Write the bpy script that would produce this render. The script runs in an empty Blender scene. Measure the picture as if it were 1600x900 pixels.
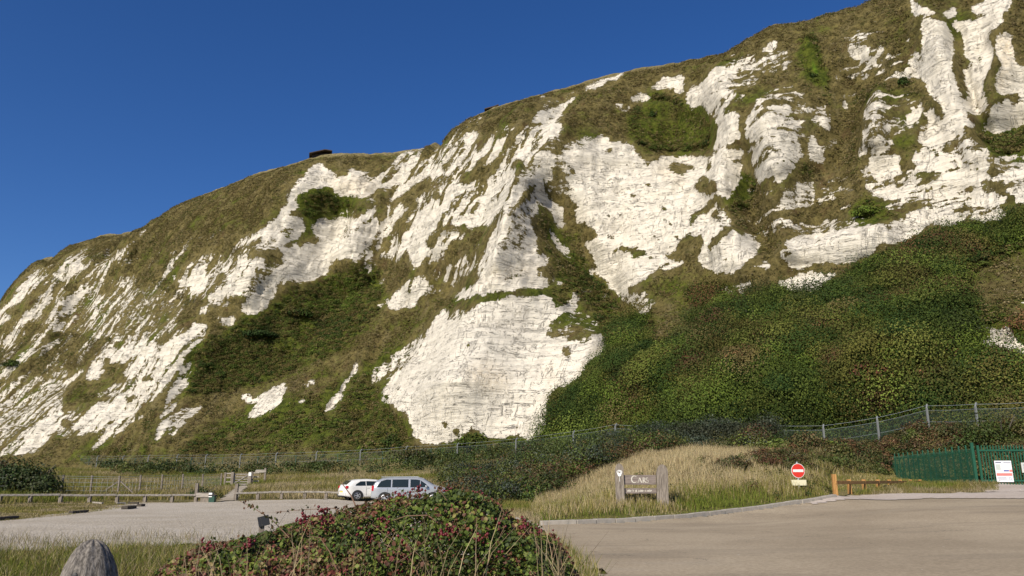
import bpy, bmesh, math, random
import numpy as np
from mathutils import Vector, Matrix
random.seed(7); RS = np.random.RandomState(11)
S = bpy.context.scene
COL = S.collection
R = math.radians
PITCH = R(13.8); F = 1200.0; EYE = 1.7
CP, SP = math.cos(PITCH), math.sin(PITCH)

# ---------------------------------------------------------------- camera maths (1600 x 900 survey frame)
def ray(px, py):
    a = (px-800)/F; b = (450-py)/F
    return np.array([a, CP-b*SP, b*CP+SP])
def P(px, py, D):
    """point seen at px,py standing D metres away on the ground plan"""
    v = ray(px, py); h = math.hypot(v[0], v[1])
    v = v*(D/h); return Vector((v[0], v[1], v[2]+EYE))
def proj(X):
    X = np.asarray(X, float); x = X[..., 0]; y = X[..., 1]; z = X[..., 2]-EYE
    f = y*CP+z*SP; u = -y*SP+z*CP
    f = np.where(f < .1, .1, f)
    return 800+F*x/f, 450-F*u/f

# ---------------------------------------------------------------- numpy noise
def _h(i, j, k):
    n = (i*374761393+j*668265263+k*2147483647 % 1000003+k*1274126177) & 0xffffffff
    n = ((n ^ (n >> 13))*1274126177) & 0xffffffff
    return ((n ^ (n >> 16)) & 0xffff)/65535.0
def vnoise(x, y, z=0.0):
    x = np.asarray(x, float); y = np.asarray(y, float); z = np.zeros_like(x)+z
    xi = np.floor(x).astype(np.int64); yi = np.floor(y).astype(np.int64); zi = np.floor(z).astype(np.int64)
    fx = x-xi; fy = y-yi; fz = z-zi
    fx = fx*fx*(3-2*fx); fy = fy*fy*(3-2*fy); fz = fz*fz*(3-2*fz)
    r = 0
    for a in (0, 1):
        for b in (0, 1):
            for c in (0, 1):
                w = (fx if a else 1-fx)*(fy if b else 1-fy)*(fz if c else 1-fz)
                r = r+w*_h(xi+a, yi+b, zi+c)
    return r
def fbm(x, y, z=0.0, o=4):
    r = 0; a = .5; s = 0
    for i in range(o):
        r = r+a*vnoise(x*2**i+17*i, y*2**i+5*i, z*2**i); s += a; a *= .5
    return r/s

# ---------------------------------------------------------------- tags and meshes
def tag(o, label=None, cat=None, group=None, kind=None):
    if label: o['label'] = label
    if cat: o['category'] = cat
    if group: o['group'] = group
    if kind: o['kind'] = kind
    return o
def thing(name, label, cat, loc=(0, 0, 0), rz=0, group=None):
    o = bpy.data.objects.new(name, None); COL.objects.link(o)
    o.location = loc; o.rotation_euler = (0, 0, rz); o.empty_display_size = .2
    return tag(o, label, cat, group)
def link(name, me, mat, parent=None, smooth=False):
    if mat is not None and len(me.materials) == 0: me.materials.append(mat)
    if smooth:
        me.polygons.foreach_set('use_smooth', np.ones(len(me.polygons), bool))
    o = bpy.data.objects.new(name, me); COL.objects.link(o)
    if parent: o.parent = parent
    return o
def nmesh(name, V, Fq, col=None, attrs=None):
    """mesh from numpy arrays; Fq is (n,k) faces all of k corners"""
    me = bpy.data.meshes.new(name)
    V = np.ascontiguousarray(V, np.float32); Fq = np.ascontiguousarray(Fq, np.int32)
    n, k = Fq.shape
    me.vertices.add(len(V)); me.vertices.foreach_set('co', V.ravel())
    me.loops.add(n*k); me.loops.foreach_set('vertex_index', Fq.ravel())
    me.polygons.add(n); me.polygons.foreach_set('loop_start', np.arange(n, dtype=np.int32)*k)
    if col is not None:
        a = me.attributes.new('col', 'FLOAT_COLOR', 'POINT')
        c = np.ones((len(V), 4), np.float32); c[:, :3] = col; a.data.foreach_set('color', c.ravel())
    for kname, arr in (attrs or {}).items():
        if arr.ndim == 1:
            a = me.attributes.new(kname, 'FLOAT', 'POINT'); a.data.foreach_set('value', arr.astype(np.float32))
        else:
            a = me.attributes.new(kname, 'FLOAT_VECTOR', 'POINT'); a.data.foreach_set('vector', arr.astype(np.float32).ravel())
    me.update(calc_edges=True); me.validate()
    return me
class MB:
    """collects boxes, bars, prisms and turns them into one mesh"""
    def __init__(s): s.bm = bmesh.new()
    def box(s, c, d, rot=None):
        m = Matrix.Translation(Vector(c))
        if rot is not None: m = m @ (rot.to_4x4() if hasattr(rot, 'to_4x4') else rot)
        m = m @ Matrix.Diagonal((d[0], d[1], d[2], 1))
        bmesh.ops.create_cube(s.bm, size=1, matrix=m); return s
    def bar(s, a, b, w, t, roll=0):
        a = Vector(a); b = Vector(b); d = b-a; L = d.length
        q = d.to_track_quat('X', 'Z').to_matrix()
        return s.box((a+b)/2, (L, w, t), q)
    def tube(s, pts, r, n=6, taper=None, cap=True):
        pts = [Vector(p) for p in pts]; rings = []
        for i, p in enumerate(pts):
            d = (pts[min(i+1, len(pts)-1)]-pts[max(i-1, 0)]).normalized()
            up = Vector((0, 0, 1)) if abs(d.z) < .95 else Vector((1, 0, 0))
            u = d.cross(up).normalized(); v = d.cross(u)
            rr = r if taper is None else r+(taper-r)*i/(len(pts)-1)
            rings.append([s.bm.verts.new(p+(u*math.cos(2*math.pi*k/n)+v*math.sin(2*math.pi*k/n))*rr) for k in range(n)])
        for A, B in zip(rings, rings[1:]):
            for k in range(n): s.bm.faces.new((A[k], A[(k+1) % n], B[(k+1) % n], B[k]))
        if cap: s.bm.faces.new(rings[0][::-1]); s.bm.faces.new(rings[-1])
        return s
    def lathe(s, prof, n=24, m=None, jitter=0):
        m = m or Matrix(); rings = []
        for (r, z) in prof:
            rings.append([s.bm.verts.new(m @ Vector((r*math.cos(2*math.pi*k/n), r*math.sin(2*math.pi*k/n), z))) for k in range(n)])
        for A, B in zip(rings, rings[1:]):
            for k in range(n): s.bm.faces.new((A[k], A[(k+1) % n], B[(k+1) % n], B[k]))
        s.bm.faces.new(rings[0][::-1]); s.bm.faces.new(rings[-1]); return s
    def prism(s, poly, m, depth):
        """poly (x,y) list extruded by depth along local z"""
        A = [s.bm.verts.new(m @ Vector((x, y, 0))) for x, y in poly]
        B = [s.bm.verts.new(m @ Vector((x, y, depth))) for x, y in poly]
        n = len(poly)
        s.bm.faces.new(A[::-1]); s.bm.faces.new(B)
        for k in range(n): s.bm.faces.new((A[k], A[(k+1) % n], B[(k+1) % n], B[k]))
        return s
    def quad(s, *p):
        s.bm.faces.new([s.bm.verts.new(Vector(q)) for q in p]); return s
    def build(s, name, mat, parent=None, bevel=0, smooth=False):
        if bevel:
            es = [e for e in s.bm.edges if e.is_manifold and e.calc_face_angle(0) > .6]
            bmesh.ops.bevel(s.bm, geom=es, offset=bevel, segments=2, affect='EDGES', profile=.6)
        bmesh.ops.recalc_face_normals(s.bm, faces=s.bm.faces)
        me = bpy.data.meshes.new(name); s.bm.to_mesh(me); s.bm.free()
        return link(name, me, mat, parent, smooth)

# ---------------------------------------------------------------- materials
class NT:
    def __init__(s, name):
        s.m = bpy.data.materials.new(name); s.m.use_nodes = True
        s.t = s.m.node_tree; s.n = s.t.nodes; s.b = s.n['Principled BSDF']; s.out = s.n['Material Output']
    def a(s, typ, **kw):
        nd = s.n.new(typ)
        for k, v in kw.items(): setattr(nd, k, v)
        return nd
    def L(s, a, b): s.t.links.new(a, b)
    def val(s, sock, v):
        if hasattr(v, 'is_output'): s.L(v, sock)
        else: sock.default_value = v
    def math(s, op, a, b=0.0, clamp=False):
        nd = s.a('ShaderNodeMath', operation=op, use_clamp=clamp); s.val(nd.inputs[0], a); s.val(nd.inputs[1], b); return nd.outputs[0]
    def mix(s, f, a, b, blend='MIX'):
        nd = s.a('ShaderNodeMix', data_type='RGBA', blend_type=blend)
        s.val(nd.inputs[0], f)
        for k, v in ((6, a), (7, b)):
            if isinstance(v, tuple): v = tuple(v[:3])+(1,)
            s.val(nd.inputs[k], v)
        return nd.outputs[2]
    def noise(s, vec, scale, detail=4, rough=.55, dist=0):
        nd = s.a('ShaderNodeTexNoise'); nd.inputs['Scale'].default_value = scale; nd.inputs['Detail'].default_value = detail
        nd.inputs['Roughness'].default_value = rough; nd.inputs['Distortion'].default_value = dist
        if vec is not None: s.L(vec, nd.inputs['Vector'])
        return nd.outputs['Fac']
    def vscale(s, vec, sc):
        nd = s.a('ShaderNodeVectorMath', operation='MULTIPLY'); s.L(vec, nd.inputs[0]); nd.inputs[1].default_value = sc; return nd.outputs[0]
    def ramp(s, f, lo, hi):
        nd = s.a('ShaderNodeMapRange'); nd.interpolation_type = 'SMOOTHSTEP'
        s.L(f, nd.inputs[0]); nd.inputs[1].default_value = lo; nd.inputs[2].default_value = hi; return nd.outputs[0]
    def obj(s): return s.a('ShaderNodeTexCoord').outputs['Object']
    def bump(s, h, dist, strength=1.0):
        nd = s.a('ShaderNodeBump'); nd.inputs['Strength'].default_value = strength; nd.inputs['Distance'].default_value = dist
        s.L(h, nd.inputs['Height']); s.L(nd.outputs[0], s.b.inputs['Normal'])
    def base(s, c): s.val(s.b.inputs['Base Color'], tuple(c[:3])+(1,) if isinstance(c, tuple) else c)
    def rough(s, r): s.val(s.b.inputs['Roughness'], r); return s
    def spec(s, r): s.b.inputs['Specular IOR Level'].default_value = r; return s

def m_plain(name, c, r=.5, metal=0, var=.12, sc=4):
    t = NT(name); o = t.obj(); f = t.noise(o, sc, 5)
    t.base(t.mix(f, tuple(x*(1-var) for x in c), tuple(min(1, x*(1+var)) for x in c))); t.rough(r); t.b.inputs['Metallic'].default_value = metal
    return t.m
def m_wood(name, lo, hi, axis=2, sc=9, bump=.006):
    t = NT(name); o = t.obj()
    k = [1, 1, 1]; k[axis] = .09
    v = t.vscale(o, tuple(sc*x for x in k)); f = t.noise(v, 3.0, 8, .65, .6); g = t.noise(o, 2.2, 3)
    w = t.ramp(f, .36, .62); c = t.mix(w, lo, hi); c = t.mix(t.math('MULTIPLY', g, .5), c, tuple(x*.8 for x in hi))
    t.base(c); t.rough(.85).spec(.2); t.bump(f, bump, .9); return t.m
def m_leaf(name, trans=.25, rough=.6, sp=.3):
    t = NT(name); at = t.a('ShaderNodeAttribute', attribute_name='col'); c = at.outputs['Color']
    t.L(c, t.b.inputs['Base Color']); t.rough(rough).spec(sp)
    tr = t.a('ShaderNodeBsdfTranslucent'); t.L(t.mix(1.0, c, (1, 1, .6), 'MULTIPLY'), tr.inputs[0])
    mx = t.a('ShaderNodeMixShader'); mx.inputs[0].default_value = trans
    t.L(t.b.outputs[0], mx.inputs[1]); t.L(tr.outputs[0], mx.inputs[2]); t.L(mx.outputs[0], t.out.inputs[0]); return t.m

M = {}
M['leaf'] = m_leaf('leaves'); M['grass'] = m_leaf('grass_blades', .3, .7, .15); M['farleaf'] = m_leaf('far_leaves', .15, .85, .1)
M['greywood'] = m_wood('weathered_oak', (.09, .075, .062), (.29, .25, .21), 2, 9)
M['boardwood'] = m_wood('board_oak', (.11, .09, .08), (.24, .20, .18), 0, 6)
M['greywood_x'] = m_wood('weathered_rail', (.16, .14, .12), (.42, .38, .33), 0, 6)
M['bollard'] = m_wood('split_oak', (.025, .022, .02), (.25, .225, .2), 2, 26, .012)
M['newwood'] = m_wood('orange_timber', (.25, .12, .04), (.50, .28, .10), 2, 9)
M['darkwood'] = m_wood('dark_timber', (.03, .026, .022), (.10, .085, .07), 0, 6)
M['concrete'] = m_plain('pale_concrete', (.15, .16, .16), .85)
M['steel'] = m_plain('galvanised_steel', (.40, .44, .46), .5, .3)
M['greenpaint'] = m_plain('green_paint', (.012, .082, .045), .45)
M['darkgreen'] = m_plain('dark_green_steel', (.01, .055, .035), .5)
M['white'] = m_plain('white_paint', (.78, .78, .76), .5, 0, .03)
M['signwhite'] = m_plain('sign_white', (.74, .75, .78), .4, 0, .03)
M['cream'] = m_plain('cream_plate', (.70, .66, .46), .5, 0, .05)
M['lettering'] = m_plain('worn_lettering', (.55, .52, .45), .8)
M['red'] = m_plain('sign_red', (.62, .035, .02), .4, 0, .05)
M['pink'] = m_plain('faded_red', (.65, .20, .18), .5, 0, .1)
M['blue'] = m_plain('sign_blue', (.05, .06, .30), .5)
M['ink'] = m_plain('sign_ink', (.12, .13, .20), .6)
M['greysign'] = m_plain('grey_notice', (.50, .53, .50), .5)
M['black'] = m_plain('black_plastic', (.015, .015, .017), .6)
M['rubber'] = m_plain('tyre_rubber', (.02, .02, .02), .85)
M['soffit'] = m_plain('shelter_dark_timber', (.05, .035, .03), .8)
M['alloy'] = m_plain('alloy_wheel', (.55, .55, .57), .35, .7)
M['berry'] = m_plain('berry_red', (.12, .008, .014), .55, 0, .3, 30)
M['stem'] = m_plain('bramble_cane', (.16, .09, .055), .7, 0, .3, 8)
M['bark'] = m_plain('bark', (.10, .085, .065), .9, 0, .2)
def m_paint(name, c, metal=0):
    t = NT(name); t.base(c); t.rough(.3); t.b.inputs['Metallic'].default_value = metal
    t.b.inputs['Coat Weight'].default_value = .6; t.b.inputs['Coat Roughness'].default_value = .08
    o = t.obj(); f = t.noise(o, 3, 3); t.base(t.mix(f, tuple(x*.93 for x in c), c)); return t.m
M['carwhite'] = m_paint('white_car_paint', (.76, .75, .72)); M['carsilver'] = m_paint('silver_car_paint', (.40, .42, .45), .35)
t = NT('car_glass'); t.base((.015, .022, .022)); t.rough(.06).spec(.6); M['glass'] = t.m
t = NT('tail_lamp'); t.base((.45, .015, .03)); t.rough(.15); M['tail'] = t.m
t = NT('number_plate'); t.base((.75, .60, .08)); t.rough(.4); M['plate'] = t.m
def m_mesh():
    t = NT('chain_link'); t.base((.05, .075, .062)); t.rough(.7)
    tr = t.a('ShaderNodeBsdfTransparent'); mx = t.a('ShaderNodeMixShader')
    f = t.noise(t.obj(), .6, 3); mx_f = t.math('ADD', t.math('MULTIPLY', f, .2), .73)
    t.L(mx_f, mx.inputs[0]); t.L(t.b.outputs[0], mx.inputs[1]); t.L(tr.outputs[0], mx.inputs[2]); t.L(mx.outputs[0], t.out.inputs[0]); return t.m
M['mesh'] = m_mesh()
def m_gravel(name, a, b, sc=9):
    t = NT(name); o = t.obj(); v = t.a('ShaderNodeTexVoronoi'); v.inputs['Scale'].default_value = sc; t.L(o, v.inputs['Vector'])
    g = t.noise(o, .25, 4); g2 = t.noise(o, 3, 6, .7)
    vv = t.a('ShaderNodeSeparateColor'); t.L(v.outputs['Color'], vv.inputs[0])
    c = t.mix(t.math('MULTIPLY', t.math('ADD', vv.outputs[0], g2), .5), a, b); c = t.mix(t.ramp(g, .35, .7), c, t.mix(1.0, c, (.86, .84, .80), 'MULTIPLY'))
    t.base(c); t.rough(.95).spec(.1)
    t.bump(v.outputs['Distance'], .03, .8); return t.m
M['gravel'] = m_gravel('pale_gravel', (.27, .235, .19), (.60, .545, .46), 14)
M['verge'] = m_gravel('pink_gravel', (.40, .34, .30), (.52, .46, .40), 10)
def m_road():
    t = NT('worn_tarmac'); o = t.obj(); g = t.noise(o, .18, 5, .6); g2 = t.noise(o, 14, 6, .75); g3 = t.noise(t.vscale(o, (.25, 1.2, 1)), .8, 4)
    c = t.mix(t.ramp(g2, .3, .7), (.28, .228, .160), (.43, .357, .258)); c = t.mix(t.ramp(g, .4, .65), c, t.mix(1.0, c, (.80, .79, .78), 'MULTIPLY'))
    c = t.mix(t.math('MULTIPLY', t.ramp(g3, .55, .75), .3), c, (.33, .30, .25))
    st = t.a('ShaderNodeTexVoronoi'); st.inputs['Scale'].default_value = 1.3; t.L(o, st.inputs['Vector'])
    c = t.mix(t.ramp(st.outputs['Distance'], .045, .02), c, (.5, .47, .42))
    ck_ = t.math('ABSOLUTE', t.math('SUBTRACT', t.noise(o, .22, 7, .62, .6), .5)); c = t.mix(t.math('MULTIPLY', t.math('MULTIPLY', t.ramp(ck_, .0035, .001), t.ramp(t.noise(o, .35, 2), .5, .56)), .6), c, (.10, .085, .07)); c = t.mix(t.math('MULTIPLY', t.ramp(t.noise(t.vscale(o, (.10, .5, 1)), 1.0, 5, .6), .54, .60), .22), c, (.16, .135, .105))
    t.base(c); t.rough(.9).spec(.15); t.bump(g2, .01, .6); return t.m
M['road'] = m_road()
def m_ground():
    t = NT('turf_ground'); o = t.obj(); g = t.noise(o, .35, 6, .65); h = t.noise(o, 5, 6, .7); k = t.noise(o, .08, 3)
    c = t.mix(t.ramp(g, .38, .62), (.10, .105, .03), (.21, .165, .07)); c = t.mix(t.math('MULTIPLY', t.ramp(h, .4, .7), .6), c, (.055, .065, .02))
    c = t.mix(t.math('MULTIPLY', t.ramp(k, .5, .6), .3), c, (.26, .21, .12))
    t.base(c); t.rough(.95).spec(.1); t.bump(h, .15, .8); return t.m
M['ground'] = m_ground()
M['path'] = m_gravel('trodden_path', (.30, .26, .20), (.45, .40, .33), 6)
M['kerb'] = m_plain('kerb_concrete', (.34, .31, .265), .9, 0, .35, 6)

def m_cliff():
    t = NT('chalk_and_turf'); o = t.obj()
    A = lambda n: t.a('ShaderNodeAttribute', attribute_name=n)
    ck = A('chalk').outputs['Fac']; gr = A('green').outputs['Fac']; uv = A('suv').outputs['Vector']; st_ = A('stain').outputs['Fac']
    # edges of the turf: ragged, drawn out along the slope
    n1 = t.noise(t.vscale(uv, (.7, .26, 1)), 1.0, 8, .72, .5); n2 = t.noise(o, .9, 5, .7)
    n3 = t.noise(t.vscale(o, (.42, .42, 1.7)), 1.0, 8, .75, .3)
    e = t.math('ADD', t.math('MULTIPLY', t.math('SUBTRACT', n1, .5), 2.3), t.math('ADD', t.math('MULTIPLY', t.math('SUBTRACT', n2, .5), 1.3), t.math('MULTIPLY', t.math('SUBTRACT', n3, .5), 2.4)))
    md = t.math('SUBTRACT', 1.0, t.math('ABSOLUTE', t.math('SUBTRACT', t.math('MULTIPLY', ck, 2.0), 1.0))); e = t.math('MULTIPLY', e, t.math('ADD', t.math('MULTIPLY', md, .75), .55))
    fac = t.ramp(t.math('ADD', ck, e), .45, .51)
    # chalk
    sz = t.vscale(o, (.10, .10, 1.15)); s1 = t.noise(sz, 1.0, 7, .7, .35)
    blk = t.a('ShaderNodeTexVoronoi', feature='DISTANCE_TO_EDGE'); blk.inputs['Scale'].default_value = 1.0
    dv = t.a('ShaderNodeVectorMath', operation='ADD'); nz = t.a('ShaderNodeTexNoise'); nz.inputs['Scale'].default_value = .5; nz.inputs['Detail'].default_value = 4; t.L(o, nz.inputs['Vector'])
    t.L(t.vscale(o, (.20, .20, .42)), dv.inputs[0]); t.L(t.vscale(nz.outputs['Color'], (.9, .9, .9)), dv.inputs[1]); t.L(dv.outputs[0], blk.inputs['Vector'])
    crack = t.math('SUBTRACT', 1.0, t.ramp(blk.outputs['Distance'], .0, .020)); cmask = t.ramp(t.noise(o, .13, 3), .50, .64)
    crack = t.math('MULTIPLY', crack, cmask)
    big = t.noise(o, .06, 4, .6); fine = t.noise(o, 1.6, 6, .75)
    c = t.mix(t.ramp(s1, .36, .56), (.50, .465, .395), (.675, .628, .535))
    c = t.mix(t.math('MULTIPLY', t.ramp(big, .42, .62), .45), c, (.69, .635, .535)); c = t.mix(t.math('MULTIPLY', t.ramp(fine, .52, .72), .5), c, (.40, .385, .35))
    c = t.mix(t.math('MULTIPLY', t.ramp(t.noise(t.vscale(uv, (.35, .05, 1)), 1.0, 4), .55, .75), .35), c, (.50, .46, .39))
    c = t.mix(t.math('MULTIPLY', st_, t.ramp(fine, .35, .55)), c, (.70, .56, .36))
    c = t.mix(t.math('MULTIPLY', crack, .6), c, (.22, .195, .155))
    ln1 = t.math('ABSOLUTE', t.math('SUBTRACT', t.noise(t.vscale(o, (.07, .07, .55)), 1.0, 7, .62, .8), .5)); ln2 = t.math('ABSOLUTE', t.math('SUBTRACT', t.noise(t.vscale(uv, (.22, .06, 1)), 1.0, 7, .66, 1.2), .5))
    gate = t.noise(t.vscale(o, (.5, .5, .8)), 1.0, 5, .7)
    fis_shade = t.math('MULTIPLY', t.ramp(ln1, .0075, .002), t.ramp(gate, .47, .53)); fis2 = t.math('MULTIPLY', t.ramp(ln2, .0075, .002), t.ramp(gate, .53, .46))
    fis_shade = t.math('MAXIMUM', fis_shade, t.math('MULTIPLY', fis2, .8)); shadow_flk = t.ramp(t.noise(t.vscale(o, (.7, .7, 1.9)), 1.0, 6, .72, .6), .625, .66)
    fis_shade = t.math('MAXIMUM', fis_shade, t.math('MULTIPLY', shadow_flk, .75)); c = t.mix(t.math('MULTIPLY', fis_shade, .5), c, (.17, .155, .12))  # small flakes of shadow painted dark into the chalk, along with the fissures
    # turf
    a1 = t.noise(o, .10, 6, .7); a2 = t.noise(o, .8, 7, .78); a3 = t.noise(t.vscale(uv, (.30, .09, 1)), 1.0, 6, .75, .8)
    v = t.mix(t.ramp(a2, .34, .66), (.066, .056, .020), (.225, .182, .070)); v = t.mix(t.math('MULTIPLY', t.ramp(a3, .48, .68), .55), v, (.24, .20, .10))
    gg = t.math('ADD', gr, t.math('MULTIPLY', t.math('SUBTRACT', a1, .47), 2.3)); v2 = t.mix(t.ramp(a2, .35, .65), (.034, .050, .008), (.130, .150, .024))
    v = t.mix(t.ramp(gg, .20, .62), v, v2)
    v3 = t.mix(t.ramp(a2, .35, .65), (.05, .10, .006), (.13, .22, .02)); v = t.mix(t.ramp(gr, .88, .97), v, v3)
    v = t.mix(t.math('MULTIPLY', t.ramp(t.noise(o, .22, 6, .7), .56, .68), .6), v, (.095, .055, .030)); v = t.mix(t.math('MULTIPLY', t.ramp(t.noise(t.vscale(o, (.35, .35, .6)), 1.0, 7, .75), .56, .66), .5), v, (.055, .065, .018))
    v = t.mix(t.math('MULTIPLY', A('dry').outputs['Fac'], t.ramp(a2, .3, .6)), v, (.30, .25, .13))
    t.base(t.mix(fac, v, c)); t.rough(.95).spec(.08)
    hv = t.math('MULTIPLY', t.noise(o, 1.3, 7, .75), 1.6); hc = t.math('ADD', t.math('MULTIPLY', s1, .9), t.math('MULTIPLY', fine, .25)); hc = t.math('SUBTRACT', hc, t.math('MULTIPLY', t.math('MAXIMUM', crack, fis_shade), .55))
    mxh = t.a('ShaderNodeMix', data_type='FLOAT'); t.L(fac, mxh.inputs[0]); t.L(t.math('ADD', hv, .35), mxh.inputs[2]); t.L(hc, mxh.inputs[3])
    t.bump(mxh.outputs[0], .75, .9); return t.m
M['cliff'] = m_cliff()

# ---------------------------------------------------------------- lie of the land
CTRL = [(-300,795,50),(0,783,52),(150,783,52),(330,782,52),(530,783,50),(700,790,44),(0,870,16),(150,870,16),(400,870,16),(600,850,20),(800,830,25),(200,820,27),(500,810,30),
 (-300,900,14),(1400,773,43),(1600,770,45),(1800,773,45),(950,900,13),(1300,900,13.5),(1600,900,14),(1600,830,24),(1300,830,24),(1450,800,30),
 (850,800,36),(880,780,43),(920,765,46),(1003,787,32.5),(960,783,34),(1040,782,34),(1000,730,50),(1100,723,50),(1200,720,52),(1280,726,54),(1050,726,45),(1150,722,46),(1250,766,39),(1200,745,44),(1100,750,41),(950,738,50),
 (1330,740,50),(1303,776,40),(1440,763,60),(1525,757,56),(1395,749,72),(583,787,47),(640,787,48),(560,785,50),(700,786,47),(620,781,52),(1340,738,62),(1470,750,66),(1560,763,58),(860,722,62),(900,704,75),(780,762,58),(720,772,55),(960,692,90),(1100,690,80),(1200,692,75),(1300,694,72),(1450,675,78),(1600,668,75),(1750,668,75),
 (1450,702,80),(1560,702,74),(1300,712,60),(1420,764,52),(1370,770,44),(1390,767,48),(712,720,110),(630,722,118),(560,727,124),(490,729,130),(430,730,137),(372,731,143),(320,733,150),(230,731,168),(150,731,190),(75,728,215),(830,712,103),
 (0,776,55),(100,735,110),(250,739,110),(0,745,95),(400,747,90),(380,760,72),(450,767,58),(500,762,62),(520,747,80),(600,742,85),(650,742,82),(450,744,90),(300,765,68),(200,767,62),(100,764,64),(600,770,58),(680,768,62),
 (-130,735,255),(20,728,220),(-420,745,400),(-300,775,60)]
KD = (27, 27.5, 28.5, 29.5, 31, 32.5, 34, 35.5, 36.8, 38)
KERB = [(846,823),(900,821),(960,819),(1020,815),(1080,810),(1130,804),(1180,798),(1230,791),(1270,785),(1305,779)]
CTRL += [(a, b, D) for (a, b), D in zip(KERB, KD)]
WCT = [(0,0,.12),(-3,3,.2),(3,3,.05),(0,8,.12),(-6,8,.08),(10,0,0),(-12,0,.1),(-900,600,6),(900,500,6),(0,900,6),(-900,-900,-3),(900,-900,-3),(-300,0,0),(300,0,1),(0,-60,-.5),(120,40,1.5),(-80,10,0)]
_pts = np.array([list(P(*c)) for c in CTRL]+[list(w) for w in WCT])
def _k(a, b): return np.sqrt(((a[:, None, :2]-b[None, :, :2])**2).sum(-1)+4.0)
_A = _k(_pts, _pts)+np.eye(len(_pts))*0
_B = np.hstack([_A, np.ones((len(_pts), 1))]); _B = np.vstack([_B, np.append(np.ones(len(_pts)), 0)])
_W = np.linalg.solve(_B, np.append(_pts[:, 2], 0))
def HT(x, y):
    x = np.asarray(x, float); y = np.asarray(y, float); sh = x.shape
    q = np.stack([x.ravel(), y.ravel()], 1); out = np.empty(len(q))
    for i in range(0, len(q), 20000): out[i:i+20000] = _k(q[i:i+20000], _pts) @ _W[:-1]+_W[-1]
    return out.reshape(sh)
def hit(px, py, lo=3., hi=230.):
    """where the line of sight meets the ground"""
    ds = np.concatenate([np.arange(lo, 60, .2), np.arange(60, hi, .5)]); v = ray(px, py); v = v/math.hypot(v[0], v[1])
    z = EYE+v[2]*ds; g = HT(v[0]*ds, v[1]*ds); k = np.where(z <= g)[0]
    d = ds[k[0]] if len(k) else hi
    return Vector((v[0]*d, v[1]*d, float(HT(np.array([v[0]*d]), np.array([v[1]*d]))[0])))
def gp(px, D):
    """ground point in direction px at distance D"""
    v = ray(px, 745); v = v/math.hypot(v[0], v[1])*D
    return Vector((v[0], v[1], float(HT(np.array([v[0]]), np.array([v[1]]))[0])))

def inpoly(x, y, poly):
    x = np.asarray(x, float); y = np.asarray(y, float); r = np.zeros(x.shape, bool); n = len(poly)
    for i in range(n):
        x0, y0 = poly[i][:2]; x1, y1 = poly[(i+1) % n][:2]
        if y0 == y1: continue
        c = ((y0 > y) != (y1 > y)) & (x < (x1-x0)*(y-y0)/(y1-y0)+x0); r ^= c
    return r

# ground sheet
def axis(far0, a, b, far1, st):
    return np.concatenate([-np.geomspace(-far0, -(a-3), 12) if a < 0 else np.linspace(far0, a-3, 8), np.arange(a, b, st), np.geomspace(b+3, far1, 14)])
xs = axis(-4000, -150, 95, 4000, .6); ys = np.concatenate([-np.geomspace(4000, 12, 12), np.arange(-8, 150, .6), np.geomspace(153, 4000, 16)])
X, Y = np.meshgrid(xs, ys); Z = HT(X, Y)
Z = np.where((np.abs(X) > 1000) | (Y > 700), 0, Z)
def gridfaces(nr, nc):
    i = np.arange(nr*nc).reshape(nr, nc)
    return np.stack([i[:-1, :-1].ravel(), i[:-1, 1:].ravel(), i[1:, 1:].ravel(), i[1:, :-1].ravel()], 1)
me = nmesh('ground', np.stack([X.ravel(), Y.ravel(), Z.ravel()], 1), gridfaces(*X.shape))
tag(link('ground', me, M['ground'], None, True), 'rough grassy ground rising towards the foot of the cliff', 'ground', None, 'structure')

def sheet(name, poly, mat, lift, label, st=.25, rag=.35):
    poly = [(p[0], p[1]) for p in poly]
    px_ = np.array(poly); x = np.arange(px_[:, 0].min()-1, px_[:, 0].max()+1, st); y = np.arange(px_[:, 1].min()-1, px_[:, 1].max()+1, st)
    X, Y = np.meshgrid(x, y); cx = X[:-1, :-1]+st/2; cy = Y[:-1, :-1]+st/2
    k = inpoly(cx+(fbm(cx*1.3, cy*1.3)-.5)*rag*3, cy+(fbm(cx*1.3+9, cy*1.3+50)-.5)*rag*3, poly).ravel()
    V = np.stack([X.ravel(), Y.ravel(), HT(X, Y).ravel()+lift], 1); Fq = gridfaces(*X.shape)[k]
    u, inv = np.unique(Fq, return_inverse=True)
    return tag(link(name, nmesh(name, V[u], inv.reshape(Fq.shape)), mat, None, True), label, name.replace('_', ' '), None, 'structure')
CARPARK = [(-400,850),(0,815),(110,803),(180,793),(215,786),(400,783),(560,783),(720,786),(800,805),(850,823),(890,850),(840,880),(600,862),(420,852),(300,854),(150,860),(0,868),(-400,890)]
CARPARK_W = [hit(*p) for p in CARPARK]
sheet('car_park', CARPARK_W, M['gravel'], .03, 'pale gravel car park surface on the left', rag=.6)
KERB = [(846,823),(900,821),(960,819),(1020,815),(1080,810),(1130,804),(1180,798),(1230,791),(1270,785),(1305,779)]
KERB_W = [gp(a, D) for (a, b), D in zip(KERB, KD)]
ROAD_W = KERB_W+[hit(1400, 779.5), hit(1500, 780), hit(1700, 780), hit(1900, 784), Vector((40, 4, 0)), Vector((30, -6, 0)), Vector((1.2, -6, 0)), Vector((1.0, 8, 0)), hit(935, 897), hit(880, 855)]
sheet('road', ROAD_W, M['road'], .05, 'worn beige tarmac access road on the right', rag=.12)
sheet('gravel_verge', [hit(*p) for p in [(1240,789),(1290,782),(1330,777),(1400,773.5),(1500,771),(1600,770.5),(1800,772),(1800,782),(1600,782),(1450,781),(1340,783),(1270,790)]], M['verge'], .075, 'pale gravel verge between the road and the green gate', rag=.05)
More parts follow.
